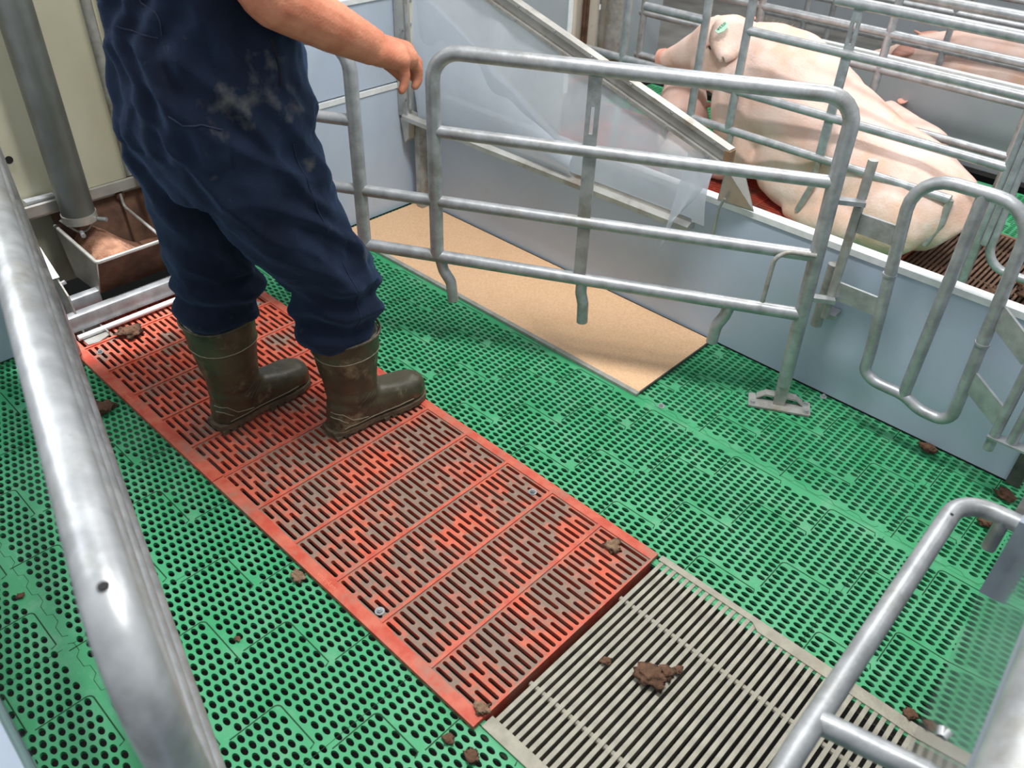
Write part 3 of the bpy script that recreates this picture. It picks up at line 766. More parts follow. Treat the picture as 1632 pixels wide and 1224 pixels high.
part('post_bolt', G().cyl((-0.012, YC-.022, .455), .008, .014, 8, axis=(0.3,-1,0)), GALV, t)
part('post_bolt', G().cyl((-0.012, YC-.022, .70), .006, .012, 8, axis=(0.3,-1,0)), GALV, t)
part('drop_post', G().box((-0.010, YC+.012, 0.0), (0.02, YC+.05, .372)), GALVD, t, smooth=False)
# the film, wavy
def film_sheet(x0, x1, zlo, zhi, nx=60, nz=22, yb=YC-.004, amp=.010, seed=0.0):
    vs = []; fs = []
    for i in range(nx):
        for j in range(nz):
            x = x0 + (x1-x0)*i/(nx-1); w = j/(nz-1); z = zlo(x) + (zhi(x)-zlo(x))*w
            y = yb + amp*w*(1-w)*4*noise.noise(Vector((x*2.2+seed, z*3.0, 0))) + amp*0.8*(w**3)*(1-w)*6*math.sin(x*26 + 3*noise.noise(Vector((x*4, 0, seed)))) 
            y -= 0.02*math.sin(math.pi*w)
            vs.append((x, y, z))
    for i in range(nx-1):
        for j in range(nz-1): fs.append((i*nz+j, (i+1)*nz+j, (i+1)*nz+j+1, i*nz+j+1))
    return G().add(vs, fs)
zl = lambda x: .398 + .0078*x
zh = lambda x: max(zl(x)+0.01, 1.018 - .2863*(x+.02) - .028)
part('clear_film', film_sheet(0.045, 1.30, zl, zh), FILM, t, ang=180)
part('film_overlap', film_sheet(0.045, 0.80, zl, lambda x: zl(x) + 0.50 - 0.52*x if 0.50-0.52*x > .02 else zl(x)+.02, 30, 12, YC-.012, .004, 4.0), FILM, t, ang=180)
tail = []; tf = []
for i in range(9):
    w = i/8
    for j in range(7):
        q = j/6
        base = V(1.225 + .085*q, YC-.034 - .016*math.sin(q*3.1), .62 - .02*q)
        tip = V(1.19 + .10*q*(1-w*0.7), YC-.05 + .012*math.sin(q*6), .36 + .06*q - .05*(1-q))
        tail.append(base.lerp(tip, w))
for i in range(8):
    for j in range(6): tf.append((i*7+j, (i+1)*7+j, (i+1)*7+j+1, i*7+j+1))
part('film_tail', G().add(tail, tf), FILM, t, ang=180)
part('end_sheet', G().prism([(1.335, YC-.01, .60), (1.36, YC+.04, .60), (1.415, YC+.055, .475), (1.30, YC+.045, .475)], (0, .002, .0)), STAIN, t, smooth=False)
part('wire_clip', G().tube([(1.335, YC+.02, .50), (1.318, YC+.03, .46), (1.31, YC+.045, .40), (1.305, YC+.05, .36)], .004, 8, fillet=.02), STAIN, t)

# ================================================================== NEIGHBOUR PEN
def crate_side(y, zs, posts, x0, x1, label, flat=(), stubs=(), xs=None, r=0.0165):
    t = thing('crate_side_gate', label, 'gate', ((x0+x1)/2, y, 0), 'galvanised crate gates in the far pens')
    for i, z in enumerate(zs):
        a, b = (xs[i] if xs else (x0, x1))
        part('rail', G().tube([(a, y, z), (b, y, z)], r if i else 0.019, 14), GALV, t)
    for x, z0, z1 in posts: part('post', G().tube([(x, y, z0), (x, y, z1)], 0.0165, 14), GALV, t)
    for x, z0, z1 in flat: part('flat_bar', flat_bar_slotted(G(), V(x, y, 0), z0, z1, V(1,0,0), 0.034, 0.010, (z1-.13, z1-.06, .010)), GALV, t, smooth=False)
    for x, z0, z1, dx in stubs: part('stub_foot', G().tube([(x, y, z1), (x, y, (z0+z1)/2), (x+dx, y, z0)], 0.0135, 12, fillet=.04), GALVD, t)
    return t
Y1 = 2.40
crate_side(Y1, (.852, .688, .688, .462, .305), [(.225, 0.0, 1.0), (.600, .305, 1.0), (.785, .305, 1.0), (1.815, .0, .86)], 0.0, 1.83,
    'galvanised crate gate on the near side of the large sow', flat=[(1.185, .305, .852)], stubs=[(.80, .19, .305, .015), (1.185, .08, .305, -.03), (1.68, .12, .305, -.03)],
    xs=[(1.10, 1.95), (.31, .60), (.785, 1.95), (.02, 1.815), (.36, 1.68)])
crate_side(2.99, (.79, .64, .50, .30), [(-.10, 0.0, .79), (.52, .30, .79), (1.10, .30, .79), (1.69, 0.0, .79)], -.12, 1.95,
    'galvanised crate gate on the far side of the large sow')
t = thing('loop_gate', 'galvanised loop gate standing behind the rump of the large sow', 'gate', (1.95, 2.4, 0))
part('loop_tube', G().tube([(1.86, Y1, .12), (1.84, Y1, .74), (2.09, Y1, .74), (2.11, Y1, .12)], 0.0155, 14, fillet=.08, closed=True), GALV, t)
part('hinge_rod', G().tube([(1.838, Y1-.02, .20), (1.838, Y1-.02, .60)], 0.011, 12), GALV, t)
# wall beyond with piglet creep area
wf = struct('wall_far', G().box((-0.06, 3.60, 0.006), (2.4, 3.63, 0.380)), FARW)
part('cap', G().box((-0.06, 3.597, 0.380), (2.4, 3.633, 0.398)), WHITE, wf, smooth=False)
wbf = struct('wall_back_far', G().box((-0.09, 1.50, 0.006), (-0.06, 2.355, 1.3)), FARW)
part('edge_profile', G().box((-0.092, 2.355, 0.25), (-0.056, 2.385, 1.3)), WHITE, wbf, smooth=False)
wrf = struct('wall_recess_far', G().box((-0.45, 2.38, 0.0), (-0.40, 3.02, 2.0)), BEIGE2)
part('post', G().box((-0.40, 2.735, 0.25), (-0.37, 2.775, 1.4)), BEIGE, wrf, smooth=False)
for y in (2.86, 2.885):
    part('slim_rod', G().tube([(-0.37, y, 0.25), (-0.37, y, 1.4)], .010, 10), FEEDDIRT, wrf)
part('post', G().box((-0.40, 3.03, 0.0), (-0.33, 3.10, 1.4)), STAIN, wrf, smooth=False)
struct('wall_back_distant', G().box((-0.45, 3.10, 0.0), (-0.40, 3.60, 1.2)), FARW)
t = thing('feed_trough', 'rust brown feed trough in front of the snout of the large sow', 'trough', (-0.2, 2.75, 0.1))
part('front_plate', G().prism([(-0.10, 2.45, .26), (-0.15, 2.45, .10), (-0.154, 2.45, .10), (-0.104, 2.45, .26)], (0, .50, 0)), FEEDDIRT, t, smooth=False)
part('end_plate', G().prism([(-.38, 2.95, .28), (-.10, 2.95, .26), (-.15, 2.95, .10), (-.34, 2.95, .10)], (0, .004, 0)), FEEDDIRT, t, smooth=False)
part('bottom_plate', G().box((-.34, 2.45, .10), (-.15, 2.95, .104)), FEEDDIRT, t, smooth=False)
part('feed_layer', G().box((-.33, 2.46, .104), (-.15, 2.94, .17)), mat('rusty wet feed', srgb(150, 84, 58), srgb(120, 62, 42), 20, rough=0.9, bump=0.4, bscale=90), t, smooth=False)
t = thing('drop_pipe', 'grey upright pipe rising from the rust brown trough', 'pipe', (-.27, 2.96, .2))
part('pipe', G().tube([(-.27, 2.985, .25), (-.27, 2.985, 1.5)], .048, 22), GALVD, t)
# pens further away
crate_side(4.25, (.86, .69, .50, .315), [(.15, .0, .86), (.95, .0, .86), (1.75, .0, .86)], -.1, 2.1, 'galvanised crate gate beyond the far grey wall, nearer one')
crate_side(4.84, (.86, .69, .50, .315), [(.05, .0, .86), (.85, .0, .86), (1.65, .0, .86)], -.1, 2.1, 'galvanised crate gate beyond the far grey wall, hindmost one')
w2 = struct('wall_distant', G().box((-0.9, 5.75, 0.0), (2.2, 5.79, .50)), FARW)
part('cap', G().box((-0.9, 5.745, .50), (2.2, 5.795, .52)), WHITE, w2, smooth=False)
struct('floor_distant', G().box((-1.6, 3.64, -0.03), (2.4, 7.4, 0.0)), FARD)
struct('wall_hall_end', G().box((-1.75, -1.2, 0.0), (-1.70, 7.4, 2.6)), FARD)
struct('wall_hall_side', G().box((-1.75, 7.4, 0.0), (3.2, 7.45, 2.6)), FARD)
struct('floor_aisle', G().box((-1.7, -1.2, -0.03), (-0.46, 3.62, 0.0)), FARD)

# ================================================================== DEBRIS
def clump(x, y, z, r, m, label, cat='dung', group=None, flat=0.42, seed=0):
    bm = bmesh.new(); bmesh.ops.create_icosphere(bm, subdivisions=3, radius=1)
    for vv in bm.verts:
        n = noise.noise(vv.co*1.6 + Vector((seed*7.3, 0, 0)))*0.5 + noise.noise(vv.co*5 + Vector((0, seed*3.1, 0)))*0.28
        vv.co *= (1 + n)
        vv.co *= (1 + .5*noise.noise(vv.co*7 + Vector((seed, 0, 0)))); vv.co.z *= flat
    me = bpy.data.meshes.new('dung_clump'); bm.to_mesh(me); bm.free(); me.materials.append(m)
    me.transform(Matrix.Diagonal((r*1.15, r, r, 1)) )
    zmin = min(v_.co.z for v_ in me.vertices); me.transform(Matrix.Translation((0, 0, -zmin)))
    me.polygons.foreach_set('use_smooth', [True]*len(me.polygons))
    o = bpy.data.objects.new('dung_clump' if cat == 'dung' else 'dry_crumb', me); COL.objects.link(o); o.location = (x, y, z)
    return tag(o, label, cat, group)
cl = [
 (.366, -.078, .0, .026, DUNG, 'brown dung clump on green floor beside the left foreground tube'),
 (1.232, -.037, .0, .014, STRAW, 'pale crumbly dung clump on green floor touching the red rim'),
 (1.953, .312, .004, .026, DUNG, 'largest brown dung clump on the grey iron grate'),
 (1.972, .346, .004, .014, DUNG, 'second brown dung clump on the iron grate, just right of the largest'),
 (1.985, .368, .004, .009, DUNG, 'small brown dung clump on the iron grate, rightmost of three'),
 (1.865, .280, .004, .009, DUNG, 'small brown dung clump on the iron grate nearest the red grid'),
 (1.755, -.062, .0, .010, DUNG, 'round dung crumb on green floor below the red grid corner'),
 (1.812, -.055, .0, .013, DUNG, 'oval dung crumb on green floor at the bottom edge of the photo'),
 (2.080, 1.44, .0, .018, DUNG, 'reddish dung lump at the foot of the grey right wall under the loop gate'),
 (2.300, 1.40, .0, .020, DUNG, 'brown dung lump on green floor by the dark wall end'),
 (2.300, 1.27, .0, .022, DUNG, 'brown dung lump on green floor behind the bent tube'),
 (2.372, .615, .0, .012, DUNG, 'dark dung lump where the iron grate meets the glossy rear wall'),
 (1.688, .533, RZ, .017, STRAW, 'straw coloured dung heap on red grid near its right corner'),
 (.075, .150, RZ, .028, DUNG, 'dark matted dung heap on red grid by the steel foot plate'),
 (.32, .30, RZ, .020, DUNG, 'dark dung smear on red grid left of the rear boot'),
 (1.762, .020, RZ+.003, .013, STRAW, 'crumbly dirt pile on the lower corner of the red grid'),
 (1.277, -.221, .0, .006, DUNG, 'tiny brown crumb on green floor in the left foreground'),
 (.849, -.492, .0, .007, DUNG, 'tiny round crumb on green floor at the left photo edge'),
]
for i, (x, y, z, r, m, lab) in enumerate(cl): clump(x, y, z, r, m, lab, group='dung clumps on the floor', seed=i)
for i, (x, y, r, lab) in enumerate(((2.03, 2.53, .05, 'largest dung heap on the soiled iron grate behind the large sow'), (2.16, 2.64, .042, 'dung heap on the soiled iron grate farthest from the grey wall'),
        (1.93, 2.44, .034, 'dung heap on the soiled iron grate nearest the rump of the large sow'), (2.17, 2.49, .040, 'dung heap on the soiled iron grate at the right photo edge'), (2.03, 2.68, .034, 'smallest dung heap on the soiled iron grate, behind the largest heap'))):
    clump(x, y, .004, r, DUNG, lab, group='dung heaps behind the sow', seed=30+i)

# ================================================================== PERSON
def ring(c, rx, ry, n=24, tilt=0.0, p=2.3, yaw=0.0):
    out = []
    for k in range(n):
        a = 2*math.pi*k/n; ca, sa = math.cos(a), math.sin(a)
        x = rx*math.copysign(abs(ca)**(2/p), ca); y = ry*math.copysign(abs(sa)**(2/p), sa)
        if yaw: x, y = x*math.cos(yaw)-y*math.sin(yaw), x*math.sin(yaw)+y*math.cos(yaw)
        out.append(Vector((c[0]+x, c[1]+y, c[2] + tilt*y)))
    return out
pers = thing('person', 'person in navy coveralls and olive rubber boots standing on the red grid, reaching out', 'person', (0.78, 0.33, RZ))
# --- body (skin): one continuous surface
g = G()
g.ell((.77, .30, 1.66), (.078, .098, .115))
g.ell((.77, .335, 1.60), (.058, .075, .07))
g.ell((.77, .402, 1.625), (.014, .022, .022))
g.ell((.77, .388, 1.578), (.028, .016, .010))
for s in (-1, 1): g.ell((.77 + s*.079, .29, 1.64), (.012, .02, .032))
g.chain([(.77, .265, 1.60), (.77, .245, 1.45)], [.06, .066])
g.loft([ring((.77,.235,1.44), .17,.085), ring((.77,.23,1.36), .185,.11), ring((.77,.22,1.15), .165,.115), ring((.775,.215,1.0), .165,.125), ring((.775,.21,.86), .17,.125)])
# right arm, reaching
g.chain([(.955, .205, 1.40), (1.0, .225, 1.16), (1.004, .245, 1.138), (1.003, .36, 1.072), (1.0, .452, 1.020)], [.062, .052, .053, .048, .037], seg=16)
# hand: palm block
W = V(1.0, .448, 1.021)
g.chain([V(.985, .455, 1.020), V(.972, .535, .992)], [.029, .023])
g.chain([V(1.0, .455, 1.018), V(.992, .545, .988)], [.031, .025])
g.chain([V(1.012, .455, 1.014), V(1.010, .538, .983)], [.029, .024])
g.chain([V(1.018, .458, 1.010), V(1.028, .505, .988)], [.026, .021])
fing = [  # base, seg dirs, lengths, radius   index..pinky
 (V(.970, .545, .990), [(.0,.80,-.60), (.0,-.05,-1), (.02,-.65,-.76)], [.034,.022,.014], .0122),
 (V(.990, .555, .986), [(.0,.74,-.68), (.0,-.05,-1), (.02,-.65,-.76)], [.036,.023,.014], .0124),
 (V(1.010,.545, .981), [(.02,.58,-.80), (.0,-.05,-1), (.02,-.65,-.76)], [.033,.022,.014], .0120),
 (V(1.032,.506, .984), [(.10,.10,-.97), (.05,-.25,-1), (.0,-.6,-.8)], [.026,.018,.013], .0112)]
for b, dirs, lens, r in fing:
    pts = [b]; rs = [r*1.12]
    for k, (dd, ln) in enumerate(zip(dirs, lens)):
        pts.append(pts[-1] + Vector(dd).normalized()*ln); rs.append(r*(1.02 - .1*k))
    g.chain(pts, rs, n=3, seg=10)
g.ell((1.0, .490, 1.000), (.046, .050, .028))
g.chain([V(.968, .475, 1.005), V(.952, .515, .975), V(.958, .545, .945), V(.966, .560, .925)], [.021, .016, .0135, .0112], n=3, seg=10)
# left arm, hanging
g.chain([(.59, .21, 1.40), (.552, .20, 1.14), (.565, .31, .97)], [.06, .046, .032], seg=14)
g.chain([V(.575, .315, .97), V(.60, .36, .905)], [.03, .026])
for k in range(4):
    b = V(.585 + .016*k, .372 - .004*k, .895); g.chain([b, b + V(.002, .012, -.035), b + V(.006, .002, -.062)], [.0098, .009, .008], n=3, seg=10)
g.chain([V(.60, .335, .93), V(.632, .36, .90), V(.638, .375, .87)], [.014, .011, .0095], n=3, seg=10)
# legs under the cloth
g.chain([(.865, .205, .86), (.893, .35, .50), (.897, .36, .30), (.90, .37, .12)], [.075, .055, .05, .04], seg=12)
g.chain([(.69, .185, .86), (.662, .195, .50), (.662, .175, .30), (.66, .175, .12)], [.075, .055, .05, .04], seg=12)
bodym = remeshed(g, 0.0042, smooth=5, name='body', mats=SKIN)
link_mesh('body', bodym, pers)
for s in (-1, 1):
    part('eye', G().ell((.77 + s*.031, .387, 1.655), (.012, .010, .010), seg=10), EYE, pers)
g = G(); g.ell((.77, .285, 1.70), (.086, .102, .092)); g.ell((.77, .255, 1.645), (.080, .075, .085))
link_mesh('hair', remeshed(g, .012, 3, lambda c, n: .004*noise.noise(c*60), 'hair', HAIR), pers)
# --- coveralls
g = G()
g.loft([ring((.77,.235,1.475), .10,.08), ring((.77,.23,1.43), .185,.105), ring((.77,.225,1.36), .205,.13), ring((.780,.220,1.22), .182,.145), ring((.785,.218,1.10), .180,.158, tilt=-.06),
        ring((.784,.214,1.02), .188,.172, tilt=-.08), ring((.783,.214,.94), .200,.182, tilt=-.06), ring((.78,.212,.88), .206,.176), ring((.78,.206,.80), .198,.158), ring((.78,.205,.73), .175,.128)])
g.loft([ring((.872,.205,.90), .10,.135), ring((.878,.222,.80), .112,.142), ring((.884,.252,.70), .112,.132), ring((.890,.302,.60), .106,.122), ring((.897,.352,.52), .102,.112), ring((.900,.372,.455), .098,.108),
        ring((.900,.372,.40), .096,.108), ring((.899,.366,.355), .094,.105), ring((.898,.360,.325), .088,.095), ring((.897,.356,.312), .076,.082)])
g.loft([ring((.692,.19,.90), .10,.13), ring((.684,.185,.80), .108,.135), ring((.674,.188,.70), .104,.122), ring((.666,.198,.60), .098,.110), ring((.660,.196,.52), .094,.104), ring((.660,.190,.45), .092,.102),
        ring((.660,.184,.40), .092,.102), ring((.661,.178,.37), .088,.096), ring((.662,.174,.345), .080,.086), ring((.663,.172,.33), .070,.076)])
# short sleeves
g.chain([(.945, .21, 1.385), (.985, .225, 1.26)], [.092, .078]); g.chain([(.60, .215, 1.385), (.555, .21, 1.26)], [.092, .078])
# pocket flap over the seat and side pocket edge
def wrinkle(c, n):
    d = 0.0
    z = c.z
    # drag folds that run down and across the cloth
    rid = lambda v: (1 - abs(noise.noise(v))*2.2)
    if z > .48: d += .014*max(-.3, rid(Vector((c.x*9 + z*4, c.y*11 + z*7, z*2.0))) - .35)
    d += .016*max(-.2, rid(Vector((c.x*5 + 7, (c.y*.9 + z)*8.5, (c.y - z*.5)*2.2))) - .45)
    d += .0045*noise.noise(Vector((c.x*16+3, c.y*16, z*20)))
    d += .0016*noise.noise(Vector((c.x*45, c.y*45, z*40)))
    # bunched cloth above the boots
    k = max(0.0, 1 - abs(z - .42)/.13)
    d += .0135*k*math.sin(z*68 + 5*noise.noise(Vector((c.x*6, c.y*6, z*2))) + c.y*16)
    # gather at the seat
    if c.y < .13 and z > .84: d += .006*math.sin(c.x*95 + 4*noise.noise(Vector((c.x*5, 0, z*8))))
    return d
cov = remeshed(g, 0.0070, smooth=6, fn=wrinkle, name='coverall', mats=NAVY)
co_ = link_mesh('coverall', cov, pers)
from mathutils.bvhtree import BVHTree
def surface_line(me, off, pts, d, r, m, name, parent, lift=.0008):
    bv_ = BVHTree.FromPolygons([Vector(v_.co) + off for v_ in me.vertices], [tuple(p_.vertices) for p_ in me.polygons])
    out = []
    for a_, b_ in zip(pts, pts[1:]):
        for k in range(8): 
            p_ = Vector(a_).lerp(Vector(b_), k/8); h_ = bv_.ray_cast(p_, Vector(d))
            if h_[0]: out.append(h_[0] + h_[1]*lift)
    if len(out) > 2: 
        g_ = G().tube(out, r, 6); me2 = g_.mesh(name, m)
        o_ = link_mesh(name, me2, parent, world=False); me2.transform(Matrix.Translation(-wloc(pers)))
SEAM = mat('navy seam thread', srgb(30, 41, 64), None, rough=0.9); SLIT = mat('dark pocket slit', srgb(14, 18, 30), None, rough=0.95)
_off = wloc(pers)
for pts, r, m_, nm in (
    ([(1.6, .070, 1.17), (1.6, .077, 1.112), (1.6, .081, 1.075)], .0014, SEAM, 'pocket_edge'),
    ([(1.6, .030, 1.088), (1.6, .053, 1.078), (1.6, .081, 1.073)], .0014, SEAM, 'pocket_edge'),
    ([(1.6, .244, 1.064), (1.6, .253, 1.018), (1.6, .249, .972)], .0035, SLIT, 'pocket_slit'),
    ([(1.6, .048, .949), (1.6, .065, .931), (1.6, .088, .935), (1.6, .123, .920)], .0014, SEAM, 'flap_edge'),
    ([(1.6, .258, .863), (1.6, .275, .765), (1.6, .310, .638)], .0012, SEAM, 'side_seam'),
    ([(1.6, .335, .57), (1.6, .36, .47), (1.6, .36, .36)], .0012, SEAM, 'side_seam')):
    surface_line(cov, _off, pts, (-1, 0, 0), r, m_, nm, pers)
def patch(pts, m, name, th=.004):
    part(name, G().prism(pts, (th, -th*.3, 0)), m, pers, smooth=False)
# --- boots
def boot(xh, yh, yaw, lean, label, hs=.335):
    c, s = math.cos(yaw), math.sin(yaw)
    def T(p): return Vector((xh + p[0]*c - p[1]*s, yh + p[0]*s + p[1]*c, RZ + p[2]))
    def rr(cx, cy, z, rx, ry, p=2.3, tilt=0): return [T(q) for q in ring((cx, cy, z), rx, ry, 24, p=p, tilt=tilt)]
    g = G()
    g.loft([rr(0, .085, .02, .040, .080), rr(0, .083, .06, .047, .078), rr(0, .085, .10, .052, .072), rr(0, .084, .15, .060, .070), rr(lean*.2, .080, .20, .070, .076), rr(lean*.6, .078, .27, .080, .084), rr(lean, .076, hs, .086, .089)])
    g.loft([[T(q) for q in [Vector((v_.x, yy, zz + v_.y)) for v_ in ring((0, 0, 0), w, h, 20, p=2.6)]] for yy, w, zz, h in
            ((.02, .040, .048, .042), (.10, .044, .062, .056), (.155, .047, .060, .052), (.20, .051, .053, .046), (.245, .052, .050, .042), (.280, .047, .048, .038), (.302, .032, .046, .028))])
    g.ell(T((0, .262, .050)), (.050, .050, .042))
    def creases(cc, n):
        d = .0012*noise.noise(cc*40)
        zz = cc.z - RZ
        for ln in (.268, .262): d += .0022*math.exp(-((zz-ln)/.0022)**2)
        d += .0020*math.sin(zz*150 + cc.y*40)*max(0, 1-abs(zz-.11)/.05)
        return d
    b = link_mesh('boot', remeshed(g, .0055, 5, creases, 'boot', BOOT), pers); b['label'] = label
    PALE = mat('pale boot line', srgb(140, 134, 112), None, rough=.6)
    for zz_ in (.262,):
        n_ = 30; oo = [T((.30*math.cos(2*math.pi*k/n_), .08 + .30*math.sin(2*math.pi*k/n_), zz_)) for k in range(n_)]
        bv_ = BVHTree.FromPolygons([Vector(v_.co) + _off for v_ in b.data.vertices], [tuple(p_.vertices) for p_ in b.data.polygons])
        c_ = T((0, .08, zz_)); hits = [bv_.ray_cast(q, (c_-q).normalized())[0] for q in oo]
        if all(hits):
            o = link_mesh('calf_line', G().tube(hits, .0016, 6, closed=True).mesh('calf_line', PALE), b, world=False); o.data.transform(Matrix.Translation(-_off))
    for nm, ln in (('heel_line', [(.3, -.02, .085), (.3, .03, .082), (.3, .055, .055), (.3, .11, .04)]), ('heel_line', [(.3, -.01, .070), (.3, .02, .068), (.3, .045, .045)]), ('foxing_line', [(.3, .03, .034), (.3, .16, .036), (.3, .26, .038)]),
                   ('ankle_rib', [(.3, .075, .10), (.3, .115, .135)]), ('ankle_rib', [(.3, .085, .092), (.3, .125, .127)]), ('ankle_rib', [(.3, .095, .084), (.3, .135, .119)]), ('ankle_rib', [(.3, .105, .076), (.3, .145, .111)])):
        surface_line(b.data, _off, [T(q) for q in ln], T((-1, 0, 0)) - T((0, 0, 0)), .0013, PALE if 'line' in nm else BOOT, nm, b, .0004)
    # sole with treads
    out = [(0,-.004),(.03,.002),(.042,.03),(.043,.08),(.041,.12),(.046,.17),(.054,.22),(.053,.262),(.040,.296),(.018,.312),(-.018,.312),(-.040,.296),(-.053,.262),(-.054,.22),(-.046,.17),(-.041,.12),(-.043,.08),(-.042,.03),(-.03,.002)]
    sg = G().prism([T((p[0], p[1], .010)) for p in out], (0, 0, .014))
    for k in range(12):
        y = .004 + k*.0245
        if .10 < y < .15: continue
        w = .040 if y < .15 else .048
        if y > .27: w = .03
        for sx in (-1, 1):
            a = [T((sx*.006, y, 0)), T((sx*w, y, 0)), T((sx*w, y+.016, 0)), T((sx*.006, y+.016, 0))]
            sg.prism(a if sx > 0 else a[::-1], (0, 0, .012))
    o = link_mesh('sole', sg.mesh('sole', SOLE, False), b, world=False); o.data.transform(Matrix.Translation(-wloc(pers)))
    tp = [T(q) for q in ring((lean, .076, hs), .0875, .0905, 32)]
    o = link_mesh('top_band', G().tube(tp, .0035, 8, closed=True).mesh('top_band', BOOT), b, world=False); o.data.transform(Matrix.Translation(-wloc(pers)))
boot(.660, .095, .05, .003, 'rear olive boot, left foot')
boot(.893, .300, -.10, .004, 'front olive boot, right foot', .318)

# ================================================================== PIGS
def ear(parent, base, tip, w, m, droop=.3, n=8, side=V(0,1,0)):
    base = Vector(base); tip = Vector(tip); d = tip-base; vs = []; fs = []
    up = side.cross(d).normalized()
    for i in range(n):
        t_ = i/(n-1); ww = w*(math.sin(math.pi*min(1, .28+t_*.72))**.7 if t_ < 1 else .05)
        for j in range(7):
            q = j/6*2-1
            p = base + d*t_ + side.normalized()*q*ww*(1-.15*t_) + up*(.25*w*(q*q) + droop*w*math.sin(t_*2))
            vs.append(p)
    for i in range(n-1):
        for j in range(6): fs.append((i*7+j, (i+1)*7+j, (i+1)*7+j+1, i*7+j+1))
    me = G().add(vs, fs)
    o = part('ear', me, m, parent, ang=180)
    md = o.modifiers.new('thick', 'SOLIDIFY'); md.thickness = w*.14
    return o
def pig_ring(c, rx, rz, d, n=22):
    """ring perpendicular to direction d (in XZ mostly)"""
    d = Vector(d).normalized(); side = Vector((0,1,0)) - d*d.y; side.normalize(); up = d.cross(side)
    return [Vector(c) + side*rx*math.cos(2*math.pi*k/n) + up*rz*math.sin(2*math.pi*k/n) for k in range(n)]
# large sow, sitting with the forequarters raised
sow = thing('sow', 'large pink sow with green ear tag sitting in the crate beyond the grey wall', 'pig', (1.1, 2.70, RZ))
g = G(); yc = 2.70
spine = [((1.70, yc, .13), .12, .11), ((1.64, yc, .175), .185, .165), ((1.50, yc, .205), .228, .20), ((1.32, yc, .225), .240, .215), ((1.10, yc, .285), .235, .235), ((.93, yc, .355), .225, .245), ((.80, yc, .42), .205, .245), ((.69, yc, .455), .175, .215), ((.60, yc, .48), .150, .170), ((.535, yc, .495), .125, .145)]
rings = []
for i, (c, rx, rz) in enumerate(spine):
    a = Vector(spine[max(i-1, 0)][0]); b = Vector(spine[min(i+1, len(spine)-1)][0]); rings.append(pig_ring(c, rx, rz, b-a))
g.loft(rings)
head = [((.60, yc, .50), .125, .145), ((.54, yc, .515), .130, .140), ((.48, yc, .505), .120, .125), ((.41, yc, .470), .088, .090), ((.32, yc, .438), .058, .055), ((.262, yc, .412), .047, .043), ((.240, yc, .404), .050, .045)]
rings = []
for i, (c, rx, rz) in enumerate(head):
    a = Vector(head[max(i-1, 0)][0]); b = Vector(head[min(i+1, len(head)-1)][0]); rings.append(pig_ring(c, rx, rz, b-a))
g.loft(rings)
g.ell((.52, yc-.08, .44), (.09, .05, .09)); g.ell((.52, yc+.08, .44), (.09, .05, .09))       # jowls
g.ell((.72, yc-.12, .36), (.13, .11, .20)); g.ell((.72, yc+.12, .36), (.13, .11, .20))       # shoulders
for s in (-1, 1):
    g.chain([(.74, yc+s*.13, .28), (.80, yc+s*.15, .15), (.72, yc+s*.15, .07), (.63, yc+s*.15, .035)], [.085, .062, .045, .036], seg=14)
    g.ell((1.45, yc+s*.17, .155), (.20, .10, .15))                                            # thighs
    g.chain([(1.36, yc+s*.22, .10), (1.20, yc+s*.24, .06), (1.10, yc+s*.235, .045)], [.085, .055, .036], seg=14)
g.ell((1.02, yc-.15, .17), (.17, .09, .16)); g.ell((1.02, yc+.15, .17), (.17, .09, .16)); g.ell((1.05, yc, .13), (.25, .16, .12)); g.ell((1.14, yc-.17, .115), (.26, .10, .11)); g.ell((1.14, yc+.17, .115), (.26, .10, .11))
def sowfn(c, n):
    d = .004*noise.noise(c*5) + .0015*noise.noise(c*18)
    if .58 < c.x < .80: d += -.006*max(0, math.sin(c.x*48 + c.z*14))*max(0, 1-abs(c.x-.68)/.10)
    if 1.08 < c.x < 1.30 and c.z > .12: d += -.006*math.exp(-((c.x - 1.2 + .3*(c.z-.3))/.02)**2)
    return d
link_mesh('body', remeshed(g, .0115, 7, sowfn, 'body', PIG), sow)
part('snout_disc', G().tube([(.248, yc, .407), (.224, yc, .399)], .048, 20).ell((.222, yc-.016, .402), (.004, .009, .012), seg=8, mi=1).ell((.222, yc+.016, .402), (.004, .009, .012), seg=8, mi=1), [PIGD, EYE], sow)
for s in (-1, 1):
    part('eye', G().ell((.545, yc+s*.127, .546), (.014, .008, .012), seg=12), EYE, sow)
    part('eyelid', G().tube([(.522, yc+s*.128, .546), (.545, yc+s*.133, .561), (.568, yc+s*.131, .549)], .005, 8, fillet=.01), PIGD, sow)
eo = ear(sow, (.605, yc-.080, .662), (.640, yc-.208, .560), .098, PIG, droop=.35, side=V(1, .15, .12))
ear(sow, (.535, yc+.085, .600), (.47, yc+.19, .54), .075, PIGD, droop=.3, side=V(.8, .3, .1))
tg_c = V(.592, yc-.152, .634)
tu = V(-.35, -.62, -.62).normalized(); tv = V(.9, -.2, .1).normalized(); tn = tu.cross(tv).normalized(); tn = tn if tn.y < 0 else -tn
tv = tn.cross(tu).normalized()
part('ear_tag', G().prism([tg_c + tu*a_ + tv*b_ for a_, b_ in ((-.028,-.016), (.026,-.016), (.026,.012), (.008,.024), (-.010,.024), (-.028,.010))], tn*.003), TAGM, sow, smooth=False, label='pale green ear tag with digits 0226')
mtx = Matrix(((tu.x, tv.x, tn.x, 0), (tu.y, tv.y, tn.y, 0), (tu.z, tv.z, tn.z, 0), (0, 0, 0, 1)))
if mtx.determinant() < 0: mtx = Matrix(((-tu.x, tv.x, tn.x, 0), (-tu.y, tv.y, tn.y, 0), (-tu.z, tv.z, tn.z, 0), (0, 0, 0, 1)))
